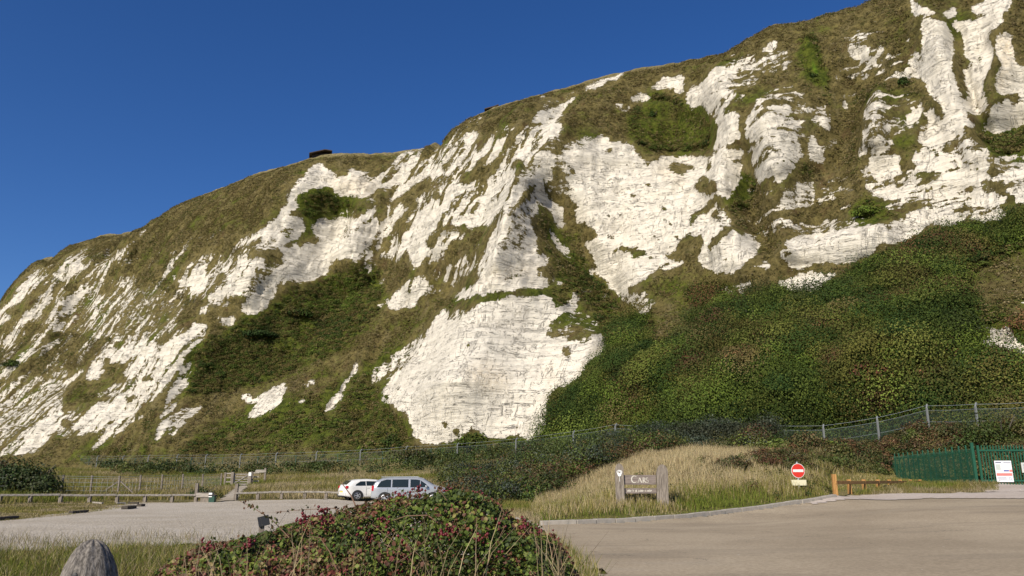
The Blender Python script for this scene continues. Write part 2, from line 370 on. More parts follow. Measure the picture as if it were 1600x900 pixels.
sheet('gravel_track', [hit(*p) for p in [(1538,770),(1545,760),(1560,757),(1750,757),(1780,771)]], M['verge'], .06, 'pale gravel track running on behind the green gate', rag=.05)
sheet('footpath', [hit(*p) for p in [(340,784),(364,784),(374,774),(386,763),(392,757),(381,757),(374,761),(360,768),(352,776)]], M['path'], .06, 'trodden earth path leading up to the field gate', rag=.12)
# kerb stones
mb = MB(); kp = [KERB_W[0]]
for a, b in zip(KERB_W, KERB_W[1:]):
    n = max(1, round((b-a).length/.92))
    for i in range(1, n+1): kp.append(a.lerp(b, i/n))
for i, (a, b) in enumerate(zip(kp, kp[1:])):
    d = (b-a); L = d.length; u = d.normalized(); nrm = Vector((-u.y, u.x, 0)); j = random.uniform(-.015, .015)
    a2 = a+u*.012; b2 = b-u*.012; off = nrm*(.12+j)
    mb.bar(a2+off+Vector((0, 0, .06+j)), b2+off+Vector((0, 0, .06+j*.5)), .24, .26)
k = mb.build('kerb', M['kerb'], None, .015); tag(k, 'weathered grey stone kerb curving round the grassy mound', 'kerb', None, 'structure')
# ---------------------------------------------------------------- the chalk cliff
COLS = [(-420,640,950,-900,780,620),(-150,560,700,-640,765,480),(0,467,545,-310,745,370),(60,412,445,-200,736,320),(125,375,388,-145,730,288),(170,367,372,-120,729,275),(216,361,352,-95,727,258),
 (300,311,306,20,722,222),(400,270,266,140,720,192),(500,242,240,250,720,172),(600,238,230,370,720,153),(660,230,226,450,720,144),(690,216,220,500,718,138),(740,180,209,600,716,127),
 (850,144,195,740,704,114),(1000,106,182,900,697,103),(1120,86,180,1050,694,95),(1200,39,172,1150,692,91),(1350,4,171,1320,684,87),(1450,-40,170,1470,668,85),(1600,-90,172,1650,655,85),(1800,-150,178,1900,660,90),(2200,-200,200,2500,690,105)]
C = np.array(COLS, float)
NC, NR = 1180, 470
key = np.concatenate([[0], np.cumsum(np.ones(len(C)-1))])
# dense where it shows
u = np.interp(np.linspace(0, 1, NC), np.linspace(0, 1, 200), np.interp(np.linspace(0, 1, 200), [0, .06, .93, 1], [0, 2, 20, len(C)-1]))
def smooth_interp(kx, kv, x):
    d = np.gradient(kv, kx); i = np.clip(np.searchsorted(kx, x)-1, 0, len(kx)-2); h = kx[i+1]-kx[i]; s = (x-kx[i])/h
    return (2*s**3-3*s**2+1)*kv[i]+(s**3-2*s**2+s)*h*d[i]+(-2*s**3+3*s**2)*kv[i+1]+(s**3-s**2)*h*d[i+1]
cc = [smooth_interp(key, C[:, k], u) for k in range(6)]
def Pv(px, py, D):
    a = (px-800)/F; b = (450-py)/F; v = np.stack([a, CP-b*SP, b*CP+SP], -1); h = np.hypot(v[..., 0], v[..., 1]); v = v*(D/h)[..., None]; v[..., 2] += EYE; return v
T0 = Pv(cc[0], cc[1], cc[2]); B0 = Pv(cc[3], cc[4], cc[5])
prof_h = np.array([-.10, 0, .28, .48, .70, .85, 1.0, 1.15, 1.7, 3.2]); prof_v = np.array([-.08, 0, .20, .44, .78, .92, 1.0, 1.035, 1.07, 1.08])
tt = np.interp(np.linspace(0, 1, NR), [0, .05, .93, 1], [0, .09, .80, 1])   # rows, dense on the face
pk = np.linspace(0, 1, len(prof_h))
ph = np.interp(tt, pk, prof_h); pv = np.interp(tt, pk, prof_v)
kk = np.ones(9)/9
for _ in range(3): ph = np.convolve(np.pad(ph, 4, 'edge'), kk, 'valid'); pv = np.convolve(np.pad(pv, 4, 'edge'), kk, 'valid')
scale = np.ones(NC); sky_x = np.array([-420,-150,0,30,60,90,125,150,170,216,222,260,300,350,400,450,480,500,600,640,670,690,715,740,790,850,920,1000,1060,1120,1155,1200,1260,1300,1350,1450,1600,1800,2200])
sky_y = np.array([640,560,467,434,408,394,376,368,366,361,356,328,309,290,269,256,246,241,239,233,228,216,193,178,161,145,124,106,99,86,69,39,32,22,4,-40,-90,-150,-200])
def surf(scale):
    Q = B0[None]*(1-ph[:, None, None])+T0[None]*ph[:, None, None]
    Q[..., 2] = B0[None, :, 2]+(T0[None, :, 2]-B0[None, :, 2])*(pv[:, None])*scale[None]
    return Q
for _ in range(7):
    Q = surf(scale); qx, qy = proj(Q)
    xb = np.arange(-400, 2200, 8); mn = np.full(len(xb), 1e9); ix = np.clip(((qx+400)/8).astype(int), 0, len(xb)-1)
    np.minimum.at(mn, ix.ravel(), qy.ravel()); 
    ok = mn < 1e8; cur = np.interp(xb, xb[ok], mn[ok]); want = np.interp(xb, sky_x, sky_y); err = cur-want
    ti = np.argmin(qy+1e6*(np.abs(pv-1)[:, None] > .12), 0); tx = qx[ti, np.arange(NC)]
    e = np.interp(tx, xb, err); Dh = np.hypot(T0[:, 0], T0[:, 1]); scale += .8*e*Dh/F*1.05/(T0[:, 2]-B0[:, 2])
    scale = np.convolve(np.pad(scale, 3, 'edge'), np.ones(7)/7, 'valid')
Q = surf(scale)
nrm_h = (B0-T0)[:, :2]; nrm_h /= np.linalg.norm(nrm_h, axis=1)[:, None]
S_along = np.concatenate([[0], np.cumsum(np.linalg.norm(np.diff((T0+B0)/2, axis=0)[:, :2], axis=1))])
slen = np.linalg.norm(T0-B0, axis=1)

# ---- surveyed outlines of bare chalk (1), mixed chalk and turf (0..1) and turf (0)
MW, MH = 800, 380
chalk = np.zeros((MH, MW))
gx, gy = np.meshgrid(np.arange(MW)*2+1., np.arange(MH)*2+1.)
def fill(arr, tl, val, polys):
    ox, oy, s = tl
    for p in polys:
        q = [(ox+x/s, oy+y/s) for x, y in p]
        x0 = max(0, int(min(a for a, b in q)/2)-1); x1 = min(MW, int(max(a for a, b in q)/2)+2)
        y0 = max(0, int(min(b for a, b in q)/2)-1); y1 = min(MH, int(max(b for a, b in q)/2)+2)
        if x1 <= x0 or y1 <= y0: continue
        k = inpoly(gx[y0:y1, x0:x1], gy[y0:y1, x0:x1], q); arr[y0:y1, x0:x1][k] = val
TA=(0,340,4.5);TB=(0,520,4.5);TC=(280,240,4.5);TD=(280,420,4.5);TE=(560,160,4.5);TF=(560,340,4.5);TG=(560,500,4.);TH=(840,90,4.5);TI=(840,280,4.09);TJ=(1120,50,4.5);TK=(1120,230,3.75);TL=(1380,0,4.5);TM=(1380,180,4.5);TN=(1100,330,2.432);TO=(200,400,2.6475);T1=(0,0,1.)
c_ = chalk
fill(c_,TA,.22,[[(500,560),(1100,480),(1300,600),(1250,720),(700,860),(480,800)]])
fill(c_,TA,1,[[(0,690),(0,655),(60,590),(100,550),(120,500),(200,420),(280,350),(312,335),(290,365),(240,430),(300,400),(350,372),(350,385),(320,425),(250,480),(190,540),(130,600),(60,640)],
[(0,700),(40,670),(75,690),(70,715),(20,745),(0,755)],
[(40,900),(0,890),(30,840),(90,800),(120,740),(190,660),(250,590),(300,545),(340,490),(360,450),(400,395),(430,340),(470,290),(510,275),(550,270),(585,262),(570,300),(580,345),(610,320),(650,288),(660,295),(620,330),(600,360),(560,370),(520,410),(500,420),(480,410),(450,455),(420,450),(430,420),(390,450),(370,490),(370,560),(340,600),(300,640),(290,710),(200,730),(170,755),(120,800),(120,850),(85,895)],
[(550,255),(575,230),(615,205),(620,215),(590,240),(565,262)],[(490,460),(560,430),(600,370),(612,385),(580,425),(520,450)],
[(635,445),(680,390),(720,340),(790,290),(860,220),(945,150),(1010,85),(1030,68),(1025,85),(945,165),(870,240),(800,315),(750,365),(700,410),(650,440)],
[(225,895),(250,855),(310,800),(350,760),(410,700),(430,650),(490,590),(520,545),(560,505),(600,470),(640,468),(650,500),(630,530),(600,540),(560,580),(520,620),(470,660),(420,710),(400,750),(350,790),(320,820),(270,890)],
[(325,750),(340,700),(380,640),(420,580),(410,600),(400,660),(370,710),(340,750)],[(455,720),(490,670),(545,630),(540,655),(490,700)],[(620,545),(640,510),(690,480),(690,510),(650,545)],
[(1150,430),(1200,390),(1215,395),(1170,425)],[(1165,385),(1215,340),(1228,345),(1180,385)],[(1205,445),(1225,405),(1250,400),(1225,440)]])
fill(c_,TA,.6,[[(380,600),(420,530),(470,510),(440,600),(400,620)],[(640,460),(720,430),(740,450),(650,550),(620,540)],[(760,440),(920,400),(960,400),(900,500),(820,490)],[(1060,430),(1120,390),(1140,395),(1100,425)],[(1000,600),(1060,565),(1100,570),(1040,610)],[(860,880),(800,860),(850,830),(1080,790),(1220,730),(1240,780),(1100,850),(940,880)],[(380,790),(480,740),(500,760),(420,800)],[(890,690),(960,650),(920,690)],[(720,560),(750,540),(740,560)],[(810,575),(840,555),(830,580)]])
fill(c_,TB,1,[[(0,325),(0,290),(60,240),(120,190),(150,150),(220,110),(275,105),(250,140),(200,190),(140,220),(80,270)],[(225,90),(250,40),(290,0),(330,0),(290,50),(240,90)],
[(605,325),(620,280),(650,200),(720,190),(740,215),(700,240),(740,270),(700,320),(640,340)],
[(700,170),(750,140),(780,110),(900,95),(980,60),(1080,50),(1130,90),(1180,60),(1270,10),(1440,0),(1420,50),(1330,120),(1290,170),(1280,200),(1250,260),(1170,370),(1100,440),(1070,480),(1000,500),(950,570),(900,630),(860,700),(830,715),(770,740),(730,780),(680,785),(700,700),(720,680),(680,700),(640,690),(580,720),(550,720),(500,660),(510,630),(590,590),(580,550),(640,520),(700,470),(690,430),(740,400),(800,360),(870,350),(930,330),(880,310),(870,280),(900,230),(850,215),(780,220),(770,170)],
[(630,835),(650,800),(690,770),(720,780),(670,815)],
[(1120,600),(1150,540),(1170,470),(1200,400),(1240,340),(1260,280),(1300,220),(1350,200),(1345,250),(1310,320),(1320,370),(1270,390),(1260,460),(1230,530),(1200,600),(1170,660),(1130,740),(1090,770),(1095,700),(1130,620)],
[(0,870),(0,380),(60,340),(200,310),(300,340),(400,330),(440,360),(470,330),(540,280),(600,240),(560,300),(500,350),(440,410),(420,460),(400,520),(440,560),(520,540),(540,580),(450,600),(430,650),(360,720),(280,800),(230,840),(130,860),(60,850)],
[(900,640),(960,590),(1030,570),(990,610)]])
fill(c_,TB,.58,[[(0,380),(200,310),(440,330),(440,540),(300,620),(200,700),(130,840),(0,860)]])
fill(c_,TB,.55,[[(360,290),(460,250),(480,280),(430,330),(380,310)],[(500,640),(450,570),(540,530),(640,520),(600,590),(540,620)],[(690,470),(740,400),(880,350),(800,500),(720,490)],[(400,720),(430,660),(560,700),(500,740)],[(1170,640),(1230,540),(1340,520),(1440,510),(1340,600),(1250,690),(1200,735),(1180,700)]])
fill(c_,TB,0,[[(800,510),(870,420),(940,340),(970,250),(960,245),(930,330),(870,400),(830,470)],[(1000,330),(1040,295),(1085,320),(1070,345),(1020,345)],[(860,490),(900,450),(965,425),(965,450),(920,490)],[(1190,215),(1240,190),(1255,200),(1230,222)],[(860,260),(900,200),(960,150),(975,160),(940,200),(900,240)],[(1150,600),(1200,480),(1260,390),(1270,380),(1240,450),(1200,540),(1165,600)],[(690,460),(740,430),(790,450),(750,490),(700,490)],[(1140,165),(1160,150),(1160,175)],[(740,210),(820,220),(850,280),(830,300),(720,310),(700,300),(740,270)],[(1200,340),(1250,280),(1280,220),(1270,280),(1220,380),(1170,380)]])
fill(c_,TC,.52,[[(0,900),(0,820),(200,700),(300,700),(280,760),(340,800),(340,900)]])
fill(c_,TC,1,[[(915,110),(950,80),(1000,70),(1040,110),(1080,130),(1105,140),(1100,175),(1180,150),(1200,110),(1270,115),(1290,140),(1380,165),(1400,110),(1440,95),(1440,180),(1385,200),(1385,300),(1330,310),(1280,320),(1260,300),(1170,300),(1110,290),(1080,250),(1060,225),(1000,240),(930,250),(880,270),(830,280),(820,320),(835,360),(820,400),(790,410),(850,450),(880,470),(885,500),(870,560),(830,600),(780,600),(790,640),(820,630),(840,660),(860,720),(840,760),(820,830),(800,880),(760,850),(740,780),(720,700),(690,660),(600,680),(520,670),(580,630),(590,590),(540,600),(490,640),(430,650),(430,600),(500,590),(570,540),(640,500),(690,440),(720,390),(770,340),(760,290),(810,240),(830,190),(880,150)],
[(820,900),(820,780),(860,720),(850,680),(870,630),(920,630),(960,650),(1000,610),(1030,605),(950,580),(935,510),(990,450),(1080,460),(1180,445),(1240,455),(1270,450),(1330,390),(1370,330),(1385,370),(1385,500),(1370,570),(1300,640),(1250,770),(1200,740),(1120,740),(1070,770),(1040,830),(990,870),(930,895)],
[(1300,650),(1360,660),(1360,760),(1355,830),(1330,835),(1305,810),(1310,740)],[(340,900),(350,850),(430,800),(440,760),(500,730),(600,730),(600,780),(730,780),(770,860),(780,900)],
[(275,830),(330,790),(400,740),(450,695),(455,705),(420,750),(480,730),(460,760),(400,790),(340,830)],[(0,900),(60,870),(90,830),(150,790),(205,795),(180,830),(120,860),(80,900)],[(95,895),(140,860),(220,850),(160,890)],[(45,810),(90,765),(80,790)],[(190,745),(230,720),(215,745)],[(365,635),(395,620),(390,635)],[(325,720),(370,695),(350,718)]])
fill(c_,TC,.58,[[(680,560),(780,480),(820,500),(790,600),(720,590)],[(1150,600),(1150,500),(1200,480),(1220,540),(1200,590)],[(1180,300),(1270,260),(1280,310)],[(570,520),(640,470),(690,440),(650,500)]])
fill(c_,TC,.35,[[(1120,400),(1170,380),(1260,430),(1120,430)]])
fill(c_,TC,0,[[(490,650),(540,600),(590,585),(585,610),(540,640)],[(700,640),(790,630),(790,660),(700,655)],[(830,400),(770,400),(780,440),(860,450),(840,410)],[(1345,190),(1365,190),(1360,210)]])
fill(c_,TD,1,[[(340,0),(740,0),(760,60),(740,110),(690,110),(660,200),(620,270),(540,320),(470,325),(430,270),(480,220),(470,190),(380,185),(310,215),(210,225),(190,190),(260,130),(340,110)],[(760,0),(1060,0),(1040,40),(960,65),(850,95),(800,80),(770,40)],
[(60,190),(90,130),(60,110),(0,150),(0,90),(60,60),(110,0),(200,0),(180,60),(220,70),(200,110),(170,160),(120,180)],[(130,290),(190,265),(215,290),(180,320),(140,315)],[(270,340),(400,335),(400,360),(370,400),(320,400),(290,370)],
[(60,440),(100,380),(200,385),(200,430),(150,470),(160,500),(100,560),(30,620),(20,660),(0,700),(0,470)],[(0,870),(0,690),(40,650),(100,650),(90,700),(50,770),(60,810),(20,860)],[(1170,185),(1190,180),(1180,198)],[(1310,0),(1360,0),(1340,35)]])
fill(c_,TD,.6,[[(220,240),(300,230),(420,250),(360,265),(230,270)],[(1200,760),(1230,670),(1260,660),(1250,740)],[(870,820),(930,770),(960,800),(920,835)],[(1370,120),(1380,90),(1440,80),(1420,130)],[(1380,270),(1420,265),(1440,220),(1400,280)]])
fill(c_,TD,.75,[[(1340,820),(1360,760),(1370,700),(1440,680),(1440,740),(1370,800)]])
fill(c_,TO,1,[[(465,575),(490,570),(520,590),(600,545),(650,520),(640,540),(665,540),(640,570),(640,600),(590,640),(540,665),(490,665),(520,630),(540,605),(500,610),(470,590)],[(815,645),(830,600),(870,570),(890,520),(920,500),(940,440),(955,445),(930,490),(900,540),(880,590),(850,630)]])
fill(c_,TO,.6,[[(730,525),(770,510),(775,535),(745,545)],[(690,605),(730,585),(735,610)],[(635,650),(660,650),(640,660)]])
fill(c_,TE,1,[[(0,480),(130,510),(240,430),(300,360),(370,340),(440,400),(400,500),(375,550),(440,490),(480,430),(580,430),(600,370),(650,310),(720,290),(760,210),(830,205),(850,240),(830,330),(880,320),(940,220),(960,260),(1050,230),(1100,170),(1120,220),(1210,150),(1260,80),(1300,0),(1400,0),(1440,20),(1440,80),(1380,150),(1430,150),(1440,180),(1380,240),(1260,310),(1350,350),(1380,420),(1350,540),(1440,600),(1440,900),(930,900),(0,900)],[(830,160),(850,110),(885,98),(880,120)]])
fill(c_,TE,.2,[[(480,600),(560,520),(650,510),(640,560),(560,600),(590,680),(520,680),(420,780),(390,800),(440,720)],[(1260,310),(1380,240),(1440,200),(1440,330),(1300,340)],[(1360,450),(1400,400),(1440,400),(1440,560),(1370,550)]])
fill(c_,TE,.5,[[(640,700),(700,640),(780,590),(860,590),(790,680),(700,700),(720,740),(650,740)],[(1290,620),(1360,580),(1440,600),(1440,700),(1400,690),(1350,650)],[(940,500),(1000,480),(1000,540),(940,590)],[(480,430),(600,300),(700,240),(680,300),(590,400),(540,440)],[(960,220),(1000,160),(1100,170),(1080,220)]])
fill(c_,TE,.62,[[(1060,780),(1200,700),(1240,760),(1240,880),(1000,900)]])
fill(c_,TE,0,[[(100,680),(130,620),(220,600),(270,600),(230,650),(210,720),(210,800),(130,900),(110,800),(130,740)],[(0,680),(90,670),(105,720),(40,790),(0,800)],[(210,800),(230,700),(320,640),(400,570),(510,510),(520,540),(480,620),(400,680),(330,760),(300,700),(250,750),(230,820)],
[(240,900),(260,840),(320,780),(400,680),(430,700),(400,760),(350,820),(320,900)],[(590,480),(580,440),(640,400),(700,300),(740,260),(750,290),(680,380),(650,440),(620,480)],[(820,340),(830,260),(880,220),(920,250),(880,320),(840,355)],[(1050,240),(1120,230),(1110,260),(1060,285)],
[(690,570),(730,500),(800,470),(850,390),(900,385),(890,440),(950,420),(1000,360),(1050,340),(1010,420),(960,490),(900,550),(840,540),(740,585)],[(1060,470),(1100,400),(1140,390),(1150,420),(1210,350),(1240,280),(1270,220),(1300,230),(1260,310),(1200,370),(1150,460),(1110,475)],[(760,800),(800,730),(860,660),(850,720),(800,790)],[(940,660),(1010,620),(980,670),(920,690)],[(1060,590),(1100,545),(1090,600),(1070,620)],
[(1010,860),(1040,800),(1100,720),(1200,580),(1260,580),(1200,680),(1100,760),(1040,840)],[(550,900),(600,850),(660,860),(640,900)],[(680,900),(700,860),(790,850),(770,900)],[(800,900),(930,840),(960,790),(1010,750),(1030,760),(990,810),(940,900)],[(1240,680),(1270,670),(1330,740),(1400,850),(1440,900),(1200,900),(1240,800),(1280,780)],[(870,770),(930,730),(960,720),(900,770)],[(1330,380),(1440,330),(1440,400),(1380,410)]])
# lower middle: clear what the upper tile left behind, then lay it again
fill(c_,TF,0,[[(0,180),(1440,180),(1440,900),(0,900)],[(620,40),(960,0),(1010,0),(900,200),(600,200)],[(1200,0),(1440,0),(1440,200),(1230,200)],[(80,0),(150,0),(100,200),(60,200)]])
fill(c_,TF,1,[[(0,310),(0,0),(140,0),(130,90),(90,180),(100,210),(50,260)],[(40,310),(90,210),(110,260),(100,370),(80,390),(45,360)],[(110,300),(130,220),(120,180),(150,110),(150,60),(190,0),(250,0),(240,110),(170,150),(160,230),(190,250),(150,290)],[(180,280),(230,210),(240,140),(340,90),(300,150),(270,200),(230,280),(200,290)],
[(235,300),(260,210),(330,80),(330,40),(370,0),(640,0),(600,60),(560,70),(500,120),(470,170),(480,210),(520,210),(550,170),(590,110),(660,80),(700,110),(750,110),(740,140),(700,155),(650,150),(630,210),(600,230),(605,270),(560,310),(530,300),(495,325),(500,280),(470,290),(420,350),(390,360),(380,340),(370,310),(350,240),(310,260),(260,315)],
[(640,40),(700,10),(800,0),(960,0),(930,50),(860,60),(790,80),(750,40),(690,60)],[(790,290),(810,250),(850,240),(840,290),(810,300)],
[(200,620),(210,590),(240,550),(320,470),(350,440),(470,400),(470,440),(520,460),(560,500),(630,510),(620,540),(580,545),(540,520),(460,540),(420,570),(400,620),(370,640),(330,620),(280,650),(240,650)],
[(840,400),(845,320),(870,220),(920,110),(990,0),(1200,0),(1240,110),(1270,200),(1300,300),(1330,350),(1270,370),(1280,430),(1340,460),(1355,490),(1300,500),(1200,495),(1160,485),(1080,510),(980,515),(880,545),(820,540),(780,570),(730,570),(690,590),(675,580),(700,540),(740,500),(810,480),(830,440),(860,430)],
[(1370,0),(1440,0),(1440,100)],[(1320,50),(1400,150),(1440,230),(1440,270),(1380,220),(1330,130)],
[(450,900),(490,790),(520,730),(600,645),(640,660),(620,730),(650,730),(700,760),(750,690),(800,640),(860,600),(960,580),(1050,560),(1180,555),(1330,550),(1370,590),(1410,650),(1390,700),(1320,760),(1310,840),(1440,860),(1440,900)]])
fill(c_,TF,.78,[[(530,420),(540,370),(640,330),(690,310),(760,250),(780,280),(820,300),(810,370),(730,420),(700,430),(670,490),(600,450),(560,450)]])
fill(c_,TF,.6,[[(900,250),(960,180),(1030,120),(1080,0),(1190,0),(1190,120),(1180,220),(1100,250),(980,260)],[(900,410),(1250,345),(1260,355),(920,425)],[(990,460),(1040,400),(1140,380),(1150,410),(1050,440)],[(1270,220),(1340,250),(1430,320),(1440,350),(1340,330),(1330,360),(1290,300)],[(340,900),(400,840),(450,820),(440,900)],[(1320,570),(1400,600),(1410,650),(1350,620)]])
fill(c_,TF,.48,[[(100,490),(150,430),(200,420),(180,460),(130,490)],[(110,640),(180,580),(220,560),(200,600),(160,635)],[(800,210),(840,170),(850,220)],[(630,690),(700,640),(760,660),(700,750),(650,720)]])
fill(c_,TF,.33,[[(1270,380),(1400,420),(1440,440),(1440,490),(1350,490)],[(1320,760),(1440,700),(1440,840),(1320,840)]])
fill(c_,TF,0,[[(600,780),(610,740),(630,735),(600,790)],[(330,525),(400,485),(410,490),(350,530)],[(640,370),(690,330),(690,370),(650,400)]])
fill(c_,TG,1,[[(430,60),(480,0),(1180,0),(1200,30),(1170,100),(1300,120),(1400,150),(1480,130),(1530,100),(1555,150),(1530,215),(1480,230),(1420,290),(1410,340),(1350,390),(1240,430),(1170,480),(1185,560),(1175,620),(1170,690),(1060,750),(1030,720),(960,720),(900,740),(840,740),(770,710),(730,690),(720,650),(690,680),(640,740),(600,760),(540,760),(500,780),(420,775),(340,720),(320,640),(305,580),(240,560),(230,530),(150,510),(145,460),(180,390),(230,330),(300,280),(340,220),(400,170)]])
fill(c_,TG,.62,[[(70,400),(90,320),(180,240),(260,190),(350,120),(410,120),(400,180),(320,260),(250,300),(190,330),(150,370),(90,400)]])
fill(c_,TG,.22,[[(1175,90),(1200,20),(1500,0),(1510,60),(1480,130),(1400,150),(1300,115),(1200,110)],[(1270,170),(1320,160),(1340,210),(1320,240),(1270,210)]])
fill(c_,TG,.78,[[(1400,130),(1520,80),(1530,180),(1420,210)]])
fill(c_,TG,0,[[(670,150),(700,145),(700,175),(680,175)],[(640,60),(690,65),(680,80)],[(585,690),(610,665),(640,690),(620,730),(600,720)],[(150,470),(200,460),(190,490),(165,500)],[(960,690),(990,660),(1000,690)],[(230,440),(270,390),(250,450),(230,460)],[(530,640),(550,630),(570,680),(540,670)]])
fill(c_,TH,1,[[(330,235),(350,200),(450,155),(540,130),(605,95),(600,115),(550,160),(490,165),(460,195),(400,215)],[(0,310),(30,270),(65,255),(40,280)],[(0,540),(0,370),(80,310),(120,320),(150,350),(210,300),(270,262),(260,290),(200,340),(150,420),(100,480),(50,530)],[(0,640),(20,590),(60,530),(120,475),(190,475),(180,500),(130,520),(150,545),(90,570),(40,620)],
[(820,190),(860,160),(870,140),(900,135),(980,130),(1030,120),(1040,150),(1020,180),(1030,240),(980,255),(960,220),(900,215),(850,225),(815,215)],[(640,290),(720,250),(760,248),(790,270),(785,300),(740,310),(690,310)],[(540,330),(600,320),(610,350),(550,345)],
[(1040,310),(1050,240),(1090,200),(1180,170),(1200,110),(1250,65),(1280,80),(1330,60),(1390,65),(1380,110),(1340,150),(1350,190),(1400,210),(1360,290),(1310,350),(1290,390),(1380,380),(1410,400),(1400,450),(1410,510),(1430,570),(1370,620),(1280,655),(1240,640),(1260,560),(1270,460),(1210,400),(1180,370),(1165,325),(1120,345),(1080,350)],
[(0,900),(0,670),(60,660),(100,680),(170,680),(180,640),(260,620),(300,640),(330,620),(380,580),(440,545),(480,560),(510,590),(540,600),(610,590),(660,610),(680,650),(720,690),(740,720),(780,770),(790,740),(860,720),(870,690),(930,690),(950,700),(1000,690),(1130,690),(1200,700),(1230,690),(1240,660),(1440,640),(1440,690),(1380,720),(1400,780),(1430,830),(1420,900)]])
fill(c_,TH,.55,[[(150,310),(200,265),(300,225),(280,250),(200,290)],[(1320,100),(1440,60),(1440,200),(1360,180)],[(180,620),(240,590),(330,560),(400,545),(380,580),(300,640),(240,640),(190,680)]])
fill(c_,TH,.42,[[(510,350),(660,340),(660,370),(600,380)],[(750,230),(820,180),(820,220)],[(110,770),(130,690),(180,680),(200,740),(270,790),(250,830),(200,830)],[(1260,160),(1310,160),(1300,180),(1265,185)],[(1260,300),(1310,280),(1320,290),(1280,320)]])
fill(c_,TH,.08,[[(90,780),(140,760),(200,830),(220,900),(110,890)],[(440,680),(520,630),(540,665),(480,675)],[(730,700),(760,680),(860,700),(800,740),(770,760)],[(600,735),(640,740),(600,750)],[(670,750),(700,730),(760,745),(740,770),(680,765)],[(910,780),(940,740),(1050,745),(1130,780),(1050,790),(1030,830),(980,820)],[(1180,790),(1200,720),(1225,700),(1220,790),(1190,810)],[(1120,860),(1150,820),(1200,830),(1200,870),(1270,880),(1260,900),(1180,900)],[(1230,660),(1340,640),(1430,580),(1440,600),(1380,630),(1260,675)]])
fill(c_,TI,0,[[(0,0),(150,0),(205,60),(330,450),(500,760),(760,720),(940,520),(1000,500),(1060,550),(1309,600),(1309,900),(0,900)]])
fill(c_,TI,1,[[(215,130),(205,0),(1290,0),(1260,70),(1220,120),(1170,100),(1130,110),(1080,150),(1060,180),(1000,210),(970,250),(970,330),(950,360),(900,400),(880,460),(820,480),(800,500),(880,520),(940,510),(940,530),(880,570),(820,585),(780,570),(730,600),(640,660),(600,680),(510,750),(490,700),(450,670),(440,640),(380,610),(330,600),(320,580),(380,570),(370,530),(330,480),(340,450),(310,430),(280,400),(330,400),(390,370),(380,350),(340,300),(290,270),(250,290),(240,200),(280,190),(240,150)],
[(975,340),(980,290),(1050,220),(1110,200),(1140,150),(1170,170),(1120,200),(1100,240),(1180,270),(1230,290),(1170,330),(1120,370),(1085,460),(1100,470),(1180,390),(1250,310),(1309,300),(1309,580),(1240,590),(1150,610),(1110,580),(1050,550),(1030,510),(1040,460),(1060,400),(1050,350),(1100,310),(1020,360),(1000,370)],
[(0,130),(0,20),(60,0),(40,80),(100,150),(160,180),(160,250),(170,300),(150,330),(120,280),(90,210)],[(0,900),(0,745),(60,745),(130,820),(130,880),(90,900)]])
fill(c_,TI,.78,[[(1125,700),(1180,685),(1309,655),(1309,710),(1240,720),(1190,740)],[(60,280),(110,360),(200,450),(210,510),(160,480),(100,400)],[(0,560),(10,480),(60,470),(70,560)],[(0,700),(0,590),(80,660),(80,690)]])
fill(c_,TI,.58,[[(500,740),(560,720),(700,720),(760,790),(700,850),(640,870),(620,810),(560,790)],[(80,650),(120,630),(180,660),(140,680)]])
fill(c_,TI,.35,[[(130,830),(260,800),(370,880),(300,900),(150,890)],[(40,80),(100,40),(180,0),(230,60),(210,120),(160,110)]])
fill(c_,TI,0,[[(590,90),(625,95),(630,125),(600,120)],[(670,20),(740,40),(720,55)],[(450,220),(480,240),(440,245)],[(500,240),(560,210),(520,250)],[(655,255),(730,280),(690,280)],[(680,295),(720,300),(700,325)],[(715,340),(770,370),(800,400),(750,380)],[(800,255),(840,260),(865,300),(820,280)],[(855,340),(910,370),(880,380)],[(790,160),(830,180),(820,210),(795,200)],[(310,300),(350,310),(330,330)],[(440,350),(490,360),(480,390),(450,370)],[(460,480),(530,425),(600,440),(690,450),(700,490),(620,510),(590,470),(500,470)],[(700,500),(760,485),(780,500),(720,520)],[(430,520),(460,520),(460,545)],[(780,560),(840,515),(850,540),(800,570)],[(990,40),(1050,0),(1150,10),(1160,60),(1090,100),(1040,100)],[(835,420),(870,430),(840,445)],[(290,440),(330,440),(330,465),(295,465)]])
